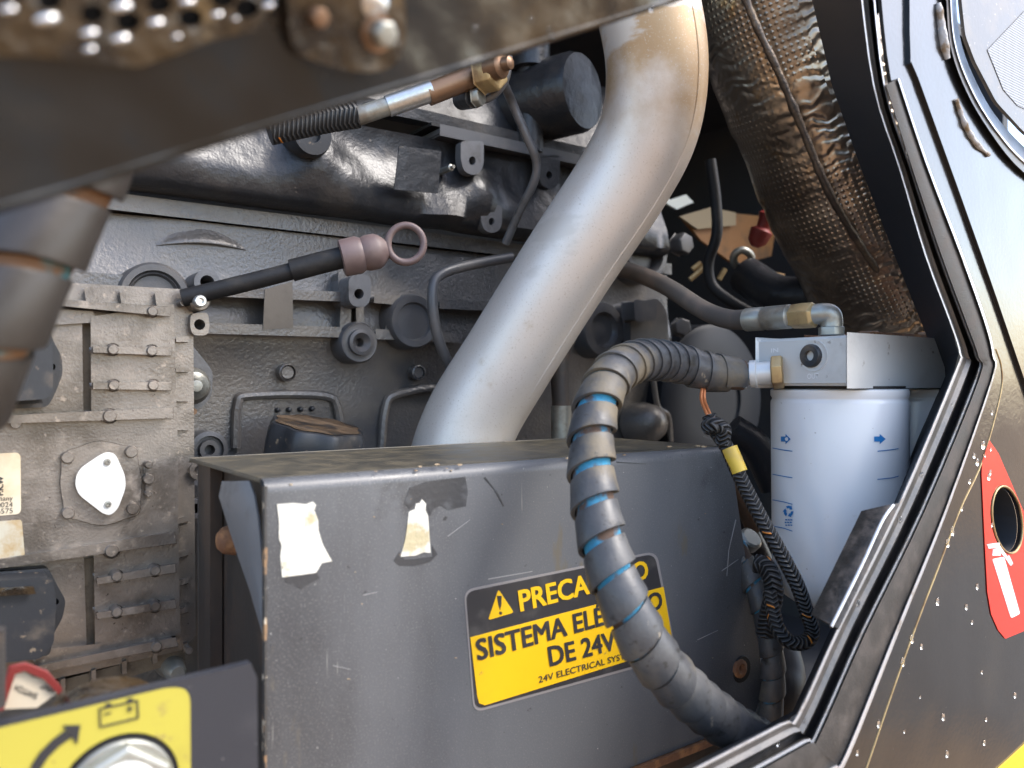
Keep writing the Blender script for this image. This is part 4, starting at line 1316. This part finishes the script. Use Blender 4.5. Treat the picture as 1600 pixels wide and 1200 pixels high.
# wrapped conduit and fitting at the cover's far edge
sw = Thing('wrapped_conduit', 'small spiral wrapped conduit dropping along the cover edge', 'conduit', mt(1205, 1110, .76))
cpath = smooth_path([mt(*p) for p in ((1150, 850, .80), (1172, 900, .785), (1190, 945, .775), (1203, 1000, .77), (1208, 1050, .77), (1204, 1110, .775), (1190, 1160, .79))], 12)
sw.part('inner_hose', tube(cpath, .0095, 18, uvm='f'), 'blue_braid')
sw.part('spiral_wrap', spiral(cpath, .0115, .020, lambda f: .0225, .0018, 22), 'wrap_plastic', angle=40)
ff = Thing('grey_pipe_fitting', 'small grey pipe fitting poking out past the cover edge', 'fitting', mt(1170, 850, .84))
ff.part('stem', lathe(B(), mt(1140, 872, .86), mt(1180, 835, .83) - mt(1140, 872, .86), [(0, .009), (.03, .009), (.031, .0125), (.040, .0125), (.042, .010)], 18), 'zinc')
solo('lower_hose', 'pale grey hose lying low behind the door frame corner', 'hose', ptube([(1180, 1150, .80), (1220, 1090, .80), (1232, 1060, .82), (1225, 1020, .85)], .017, 7, 20), 'grey_hose')
for i, (x, y, t) in enumerate(((1150, 770, .95), (1182, 700, 1.0), (1165, 820, 1.0))):
    solo('bay_pipe', ('thin brown pipe in the dark gap beside the filter', 'dark pipe stub in the gap behind the filter', 'lower dark pipe in the gap by the cover edge')[i], 'pipe',
         ptube([(x - 40, y - 30, t), (x, y, t), (x + 30, y + 60, t)], (.010, .02, .012)[i], 6, 14), ('brown_zinc', 'head_paint', 'head_paint')[i])

# ------------------------------------------------------------------ door frame and body panels on the right
fs = Thing('door_frame', 'dark painted steel door frame with folded flanges round the bay opening', 'frame', m(1300, 1250, .32))
# stations from the top down to the lower corner
LA = [(1338, -60), (1364, 134), (1404, 262), (1445, 400), (1484, 505), (1498, 552), (1491, 580), (1402, 790), (1310, 976), (1245, 1116), (1218, 1130), (1060, 1212)]
LB = [(1362, -60), (1383, 133), (1424, 262), (1470, 400), (1509, 505), (1528, 558), (1529, 592), (1444, 797), (1352, 985), (1277, 1152), (1262, 1160), (1150, 1222)]
LC = [(1381, -60), (1403, 123), (1447, 255), (1502, 400), (1540, 508), (1551, 556), (1550, 592), (1477, 797), (1400, 985), (1322, 1178), (1300, 1200), (1220, 1262)]
DF = .318
LJ = [(1255, -60), (1300, 134), (1345, 262), (1398, 400), (1440, 505), (1462, 560), (1473, 590), (1392, 789), (1303, 972), (1238, 1112), (1212, 1125), (1054, 1206)]
jam = [[m(x, y, DF + .004) for x, y in LA], [m(x, y, DF + .035) for x, y in lerp2(LA, LJ, .5)], [m(x, y, DF + .07) for x, y in LJ]]
fs.part('jamb', loft(jam), 'jamb_paint', angle=25)


def ribbon(name, lines, mt_, th=0.0, **k):
    rws = []
    for pts, d in lines:
        P = [m(x, y, d) for x, y in pts]
        rws.append(smooth_path(P, 4))
    return fs.part(name, loft(rws, thick=th), mt_, **k)


L1 = lerp2(LA, LB, .08)
L2 = lerp2(LA, LB, .50)
L3 = lerp2(LA, LB, .58)
L4 = lerp2(LA, LB, .78)
L5 = lerp2(LA, LB, .86)
ribbon('inner_lip', [(LA, DF + .004), (lerp2(LA, LB, .04), DF - .001), (lerp2(LA, LB, .10), DF - .001), (lerp2(LA, LB, .14), DF + .002)], 'frame_edge', angle=30)
ribbon('inner_flange', [(lerp2(LA, LB, .14), DF + .0021), (lerp2(LA, LB, .3), DF + .003), (L2, DF + .001), (L3, DF + .010), (L4, DF + .010), (L5, DF - .002)], 'frame_paint', angle=30)
ribbon('fold_edge', [(L5, DF - .0021), (lerp2(LA, LB, .90), DF - .004), (lerp2(LA, LB, .97), DF - .004), (LB, DF - .001)], 'frame_edge', angle=30)
# rubber seal from the upper bend down
sl = slice(1, None)
ribbon('rubber_seal', [(LB[sl], DF - .0005), (lerp2(LB, LC, .05)[sl], DF - .006), (lerp2(LB, LC, .5)[sl], DF - .0075), (lerp2(LB, LC, .95)[sl], DF - .006), (LC[sl], DF - .0005)], 'seal_rubber', angle=50)
ribbon('seal_lip', [(lerp2(LB, LC, .96)[sl], DF - .0059), (lerp2(LB, LC, 1.0)[sl], DF - .0085), (lerp2(LB, LC, 1.08)[sl], DF - .0085), (lerp2(LB, LC, 1.12)[sl], DF - .001)], 'frame_edge', angle=50)
# flap and notch low on the frame
fp = [(1346, 801), (1372, 796), (1392, 786), (1402, 792), (1312, 975), (1296, 984), (1284, 975), (1268, 960), (1280, 925)]
rws = []
for f in range(9):
    g = f / 8
    a0 = Vector((1348, 801)).lerp(Vector((1270, 962)), g)
    a1 = Vector((1405, 787)).lerp(Vector((1309, 984)), g)
    rws.append([m(a0.x + (a1.x - a0.x) * i / 5, a0.y + (a1.y - a0.y) * i / 5, DF + .022 * (1 - (i / 5)) ** 1.3 - .002) for i in range(6)])
fs.part('sheet_flap', loft(rws, thick=.002), 'dirty_frame', angle=40)
rdg = [m(1396, 789, DF - .003), m(1378, 815, DF - .003), m(1348, 880, DF - .003), m(1316, 945, DF - .003), m(1299, 979, DF - .003)]
fs.part('flap_ridge', tube(smooth_path(rdg, 5), .0011, 8), 'frame_edge')
# hanging bracket at the top
hgb = B()
hv = [m(x, y, DF - .012 + (1400 - x) / 84 * .055) for x, y in ((1322, -40), (1400, -40), (1372, 22), (1330, 70), (1322, 66), (1316, 40))]
hgb.faces.new([hgb.verts.new(p) for p in hv])
bmesh.ops.solidify(hgb, geom=hgb.faces[:], thickness=.003)
solo('hanging_bracket', 'dark pointed sheet bracket hanging over the top of the door frame', 'bracket', hgb, 'jamb_paint')

# lower body panel with a round hole
DP = .3165
bp_ = Thing('side_body_panel', 'glossy black lower body panel with red fire extinguisher sticker', 'panel', m(1500, 1300, DP))
LBs = [(p.x, p.z) for p in smooth_path([Vector((q.x, 0, q.z)) for q in (m(x, y, DP) for x, y in lerp2(LB, LC, .5))], 4)]
gapl = [(1415, -60), (1417, 90), (1429, 123), (1528, 400), (1602, 613), (1700, 900)]
gapu = [(p.x, p.z) for p in smooth_path([Vector((q.x, 0, q.z)) for q in (m(x, y, DP) for x, y in gapl)], 3)]
outer = LBs + uz([(1150, 1500), (1700, 1500)], DP) + gapu[::-1]
hole_px = ell(1573, 812, 21.5, 51, 28, -8)
pb = B()
prism(pb, outer, DP, DP + .003, [uz(hole_px, DP)])
bp_.part('panel_sheet', pb, 'panel_paint', angle=25)
# bore behind the hole
hz = uz(hole_px, DP)
hb_ = B()
loft([[Vector((a, DP + .0032, b)) for a, b in hz + hz[:1]], [Vector((a, DP + .03, b)) for a, b in hz + hz[:1]]], hb_)
hb_.faces.new([hb_.verts.new((a, DP + .03, b)) for a, b in hz])
bp_.part('hole_bore', hb_, 'dark_bay')
hr = uz(ell(1573, 812, 23, 53, 28, -8), DP)
bp_.part('hole_rim', tube([Vector((a, DP - .0005, b)) for a, b in hr + hr[:1]], .0009, 8, cap=False), 'brass_zinc')
rs_px = [(1546, 688), (1560, 708), (1600, 800), (1660, 930), (1650, 968), (1600, 986), (1571, 998), (1560, 985), (1549, 960), (1543, 925), (1539, 850), (1534, 740), (1535, 722)]
rs = B()
prism(rs, uz(rs_px, DP - .0008), DP - .0008, DP - .0004, [uz(ell(1573, 812, 25, 55, 28, -8), DP - .0008)])
rsk = bp_.part('fire_sticker', rs, 'red_sticker', smooth=False, label='red sticker with white fire extinguisher symbol')
ext = B()
plate([(1552, 873), (1556, 868), (1563, 868), (1568, 876), (1580, 955), (1593, 962), (1580, 966), (1571, 905)], DP - .0012, DP - .0008, bm=ext)
ext.free()
ext = B()
plate(rounded([(1551, 874), (1569, 870), (1594, 959), (1580, 966)], 3, 3), DP - .0013, DP - .0008, bm=ext)
plate([(1551, 868), (1552, 859), (1561, 856), (1564, 868)], DP - .0013, DP - .0008, bm=ext)
plate([(1543, 851), (1562, 848), (1562, 856), (1545, 857)], DP - .0015, DP - .0008, bm=ext)
plate([(1560, 849), (1576, 872), (1582, 882), (1579, 884), (1571, 872), (1558, 856)], DP - .0014, DP - .0008, bm=ext)
plate([(1577, 868), (1583, 880), (1580, 884), (1574, 872)], DP - .0016, DP - .0008, bm=ext)
bp_.part('extinguisher_symbol', ext, 'white_print', rsk, smooth=False)
seam = [(1556, 545), (1565, 575), (1563, 617), (1535, 720), (1500, 797), (1465, 890), (1440, 955), (1400, 1065), (1352, 1205), (1320, 1290)]
bp_.part('film_edge', tube(smooth_path([m(x, y, DP - .0002) for x, y in seam], 6), .0006, 6), 'brass_zinc')
bp_.part('yellow_stripe', plate([(1545, 1215), (1640, 1128), (1700, 1200), (1700, 1330), (1545, 1330)], DP - .0012, DP - .0002), 'yellow_paint', smooth=False)

# upper body panel with a recessed mesh window
DU = .3135
ub = Thing('upper_body_panel', 'glossy black upper body panel reflecting pale sky, with mesh window', 'panel', m(1560, 560, DU))
gap2 = [(1421, -60), (1423, 90), (1435, 122), (1534, 398), (1607, 611), (1705, 897)]
g2 = [(p.x, p.z) for p in smooth_path([Vector((q.x, 0, q.z)) for q in (m(x, y, DU) for x, y in gap2)], 3)]
win = [(1488, -90), (1492, 0), (1498, 60), (1512, 100), (1545, 165), (1590, 222), (1640, 262), (1700, 300), (1800, 300), (1800, -90)]
outer = g2 + uz([(1850, 897), (1850, -100), (1500, -110)], DU)
po = B()
out2 = g2 + uz([(1850, 900), (1850, 330), (1700, 330), (1640, 300), (1585, 258), (1535, 190), (1503, 130), (1484, 70), (1478, 0), (1476, -60)], DU)
prism(po, out2, DU, DU + .003)
ub.part('panel_sheet', po, 'panel_paint', angle=25)
rail_o = [(1476, -60), (1478, 0), (1484, 70), (1503, 130), (1535, 190), (1585, 258), (1640, 300), (1700, 330)]
rail_i = [(1486, -60), (1488, 0), (1494, 62), (1512, 118), (1545, 180), (1592, 238), (1645, 280), (1700, 306)]


def urib(name, lines, mt_, **k):
    return ub.part(name, loft([smooth_path([m(x, y, d) for x, y in pts], 4) for pts, d in lines]), mt_, **k)


sof = [(x - 16, y + 6) for x, y in rail_o]
urib('window_channel', [(rail_o, DU + .001), (lerp2(rail_o, rail_i, .1), DU - .004), (lerp2(rail_o, rail_i, .7), DU - .004), (lerp2(rail_o, rail_i, .8), DU + .006), (lerp2(rail_o, rail_i, 1.6), DU + .012)], 'frame_paint', angle=30)
urib('channel_edge', [(lerp2(rail_o, rail_i, .62), DU - .0041), (lerp2(rail_o, rail_i, .70), DU - .0052), (lerp2(rail_o, rail_i, .80), DU - .0052), (lerp2(rail_o, rail_i, .84), DU - .001)], 'frame_edge', angle=30)
wpl = [(1500, -90), (1503, 0), (1509, 55), (1524, 95), (1557, 158), (1600, 205), (1660, 250), (1760, 280), (1850, 280), (1850, -90)]
ub.part('window_plate', plate(rounded(wpl, 8, 3), DU + .001, DU + .004), 'window_plate', bev=.0008)
mp_ = B()
mv = [m(x, y, DU + .0005) for x, y in ((1543, 78), (1600, 18), (1700, -70), (1850, -70), (1850, 250), (1660, 200), (1605, 172), (1590, 165), (1568, 140))]
fc = mp_.faces.new([mp_.verts.new(p) for p in mv])
lay = mp_.loops.layers.uv.verify()
for lp in fc.loops:
    lp[lay].uv = (lp.vert.co.x, lp.vert.co.z)
ub.part('mesh_grille', mp_, 'mesh_plate', smooth=False)
for pts, r in ((((1466, 5), (1470, 40), (1474, 68), (1480, 92)), .0035), (((1494, 155), (1500, 175), (1510, 200), (1526, 225), (1545, 242)), .0025)):
    ub.part('sealant_bead', tube(smooth_path([m(x, y, DU - .001) for x, y in pts], 8), lambda f, r=r: r * (.6 + .5 * math.sin(math.pi * min(1, max(0, f)))), 10, rough=lambda S, a, p: .0012 * noise.noise(p * 140)), 'sealant')
brow_ = [(1452, -60), (1455, 60), (1466, 110), (1490, 180), (1515, 260)]
ub.part('gap_rubber', loft([smooth_path([m(x, y, DP + .003) for x, y in lerp2(gapl, gap2, -.3)], 3), smooth_path([m(x, y, DP + .003) for x, y in lerp2(gapl, gap2, 1.3)], 3)]), 'black_rubber')

# ------------------------------------------------------------------ sloping beam at the top, close to the camera
DT = .27
tb = Thing('hood_beam', 'blurred dirty black beam with punched anti-slip strip across the top', 'beam', m(300, 240, DT))
# the beam leans: its lower edge lies deeper in the bay than its upper edge
b0, b1 = m(0, 323, DT), m(1050, 0, DT)
bex = (b1 - b0).normalized()
bup = Vector((-bex.z, 0, bex.x))
LEAN = R(28)
bey = (bup * math.cos(LEAN) + Vector((0, -1, 0)) * math.sin(LEAN)).normalized()
ben = bex.cross(bey)
if ben.y < 0:
    ben = -ben


def lb(px, py):                     # picture point -> coordinates in the beam's own plane
    r_ = Vector(ray(px, py))
    q = r_ * (b0.dot(ben) / r_.dot(ben)) - b0
    return (q.dot(bex), q.dot(bey))


def to_beam(bm):
    for v in bm.verts:
        x, y, z = v.co
        v.co = b0 + bex * x + ben * y + bey * z
    return bm


def bdisc(px, py, lift, prof, n=20, wide=1.0):
    c = lb(px, py)
    k = .27 / FPX
    bm = lathe(B(), (c[0], -lift, c[1]), (0, 1, 0), [(a, r * k) for a, r in prof], n)
    for v in bm.verts:
        v.co.x = c[0] + (v.co.x - c[0]) * wide
        if wide > 1:
            v.co.z = c[1] + (v.co.z - c[1]) * .72
    return to_beam(bm)


low = [(-90, 348), (0, 323), (150, 280), (260, 245), (380, 207), (500, 170), (620, 134), (740, 97), (840, 66), (950, 32), (1050, 0), (1200, -48)]
hc = [(20, -14), (75, 0), (142, 20), (198, 33), (246, 5), (295, 27), (345, -4), (383, 12), (190, -24), (110, -30), (300, -26), (425, -12)]
ob_ = B()
prism(ob_, [lb(*p) for p in low] + [lb(1200, -160), lb(-90, -160)], 0, .003, [[lb(*p) for p in ell(x, y, 20, 16, 14)] for x, y in hc])
tb.part('beam_plate', to_beam(ob_), 'beam_paint', angle=25)
bk = B()  # black sheet added behind the holes to keep them dark
prism(bk, [lb(*p) for p in ((-90, 120), (470, 90), (520, -150), (-90, -150))], .014, .017)
tb.part('dark_backing', to_beam(bk), 'black_rubber')
gs = B()
prism(gs, [lb(*p) for p in ((-90, 84), (60, 88), (215, 104), (330, 62), (440, 40), (470, -60), (-90, -60))], -.0014, -.0003, [[lb(*p) for p in ell(x, y, 20, 16, 14)] for x, y in hc if y > -20])
tb.part('grip_strip', to_beam(gs), 'ochre_dirt', angle=25)
hm = smooth_path([b0 + bex * a + bey * b + ben * .002 for a, b in (lb(*p) for p in low)], 4)
tb.part('rolled_hem', tube(hm, .0024, 10), 'beam_paint')
fl1 = [p + Vector((0, .003, .001)) for p in hm]
fl2 = [p + Vector((0, .03, .010)) for p in hm]
tb.part('return_flange', loft([fl1, fl2], thick=.002), 'beam_paint')
for x, y, r in ((10, 14, 9), (70, 30, 13), (137, 51, 10), (188, 10, 12), (186, 60, 11), (241, 35, 10), (290, 2, 10), (336, 22, 8), (137, 76, 8), (418, 8, 10), (364, 28, 5), (272, 56, 6)):
    tb.part('grip_button', bdisc(x, y, .0026, [(0, 0), (.0003, r * .5), (.001, r * .8), (.003, r)], 16, 1.45), 'worn_steel')
cpl = B()
prism(cpl, rounded([lb(*p) for p in ((440, -60), (610, -60), (618, 60), (600, 98), (555, 104), (500, 92), (448, 72))], .006), -.005, -.0004)
tb.part('clamp_plate', to_beam(cpl), 'ochre_dirt', bev=.0015)
bt = tb.part('bolt_head', bdisc(576, 46, .012, [(0, 0), (0, 19), (.001, 22), (.006, 22)], 6), 'zinc', bev=.0006)
tb.part('washer', bdisc(576, 48, .0062, [(0, 0), (0, 30), (.001, 32)], 28), 'brown_zinc', bt)
tb.part('bolt_head', bdisc(478, 22, .010, [(0, 0), (0, 14), (.001, 16), (.005, 16)], 6), 'brown_zinc', bev=.0006)
tb.part('grip_button', bdisc(574, 2, .0065, [(0, 0), (.0005, 20), (.0015, 26)], 18), 'worn_steel')
bh = Thing('dirty_wrapped_hose', 'blurred brown spiral wrapped hose hanging under the left end of the beam', 'hose', mt(-60, 650, .31))
bpath = smooth_path([mt(*p) for p in ((190, 130, .36), (120, 270, .345), (62, 375, .335), (5, 475, .325), (-60, 600, .32), (-110, 700, .32))], 14)
bh.part('inner_hose', tube(bpath, .0165, 24, uvm='f'), 'rust_hose')
bh.part('spiral_wrap', spiral(bpath, .0195, .030, lambda f: .0365, .003, 30), 'brown_wrap', angle=40)

# ------------------------------------------------------------------ raindrops
def drop(px, py, d, r, group, label):
    bm = B()
    c = m(px, py, d)
    k = pr(px, d)
    n_ = 12
    rings = []
    for s in range(5):
        a = s / 4 * math.pi / 2
        rr, hh = r * .95 * k * math.cos(a), r * k * .45 * math.sin(a)
        if s == 4:
            rings.append([bm.verts.new((c.x, d - hh, c.z))])
        else:
            rings.append([bm.verts.new((c.x + rr * math.cos(2 * math.pi * i / n_), d - hh, c.z + rr * 1.35 * math.sin(2 * math.pi * i / n_) - .25 * rr * (1 - abs(math.sin(math.pi * i / n_))))) for i in range(n_)])
    for p, q in zip(rings, rings[1:]):
        for i in range(n_):
            vs_ = [p[i], p[(i + 1) % n_]] + ([q[0]] if len(q) == 1 else [q[(i + 1) % n_], q[i]])
            bm.faces.new(vs_)
    bm.faces.new(rings[0][::-1])
    solo('raindrop', label, 'raindrop', bm, 'water', group=group, angle=80)


for x, y, r in ((1550, 645, 3), (1536, 695, 6), (1522, 712, 4), (1527, 722, 5), (1515, 752, 3.5), (1503, 795, 3), (1488, 830, 6), (1481, 848, 6), (1425, 998, 6), (1411, 1034, 6), (1440, 1010, 4), (1373, 1131, 5), (1340, 1176, 4), (1474, 1120, 5),
                (1480, 1178, 5), (1538, 1160, 4), (1541, 1124, 3), (1586, 1086, 4), (1527, 916, 4), (1465, 940, 5), (1510, 948, 4), (1519, 972, 3), (1534, 1050, 2.5), (1438, 1089, 2), (1413, 1143, 2.5)):
    drop(x, y, DP - .0001, r, 'raindrops on the lower body panel', 'small raindrop clinging to the glossy lower body panel')
for x, y, r in ((1487, 634, 4), (1440, 742, 5), (1434, 766, 4), (1407, 812, 5), (1341, 942, 5), (1257, 1127, 4), (1216, 1162, 4)):
    drop(x, y, DF + .0025, r, 'raindrops on the door frame', 'small raindrop on the inner flange of the door frame')
for x, y, r in ((1548, 702, 2.5), (1547, 738, 4), (1545, 745, 5), (1539, 712, 2), (1550, 820, 3)):
    drop(x, y, DP - .0009, r, 'raindrops on the red sticker', 'tiny raindrop on the red sticker')

for x, y, r in ((858, 46, 5), (862, 58, 6), (1018, 13, 6), (829, 30, 5), (742, 44, 5)):
    c = lb(x, y)
    k = .34 / FPX
    dbm = to_beam(lathe(B(), (c[0], 0, c[1]), (0, -1, 0), [(-.0002, r * k), (r * k * .3, r * k * .85), (r * k * .5, r * k * .5), (r * k * .56, 0)], 14))
    solo('raindrop', 'bright raindrop on the leaning beam across the top', 'raindrop', dbm, 'water', group='raindrops on the beam', angle=80)
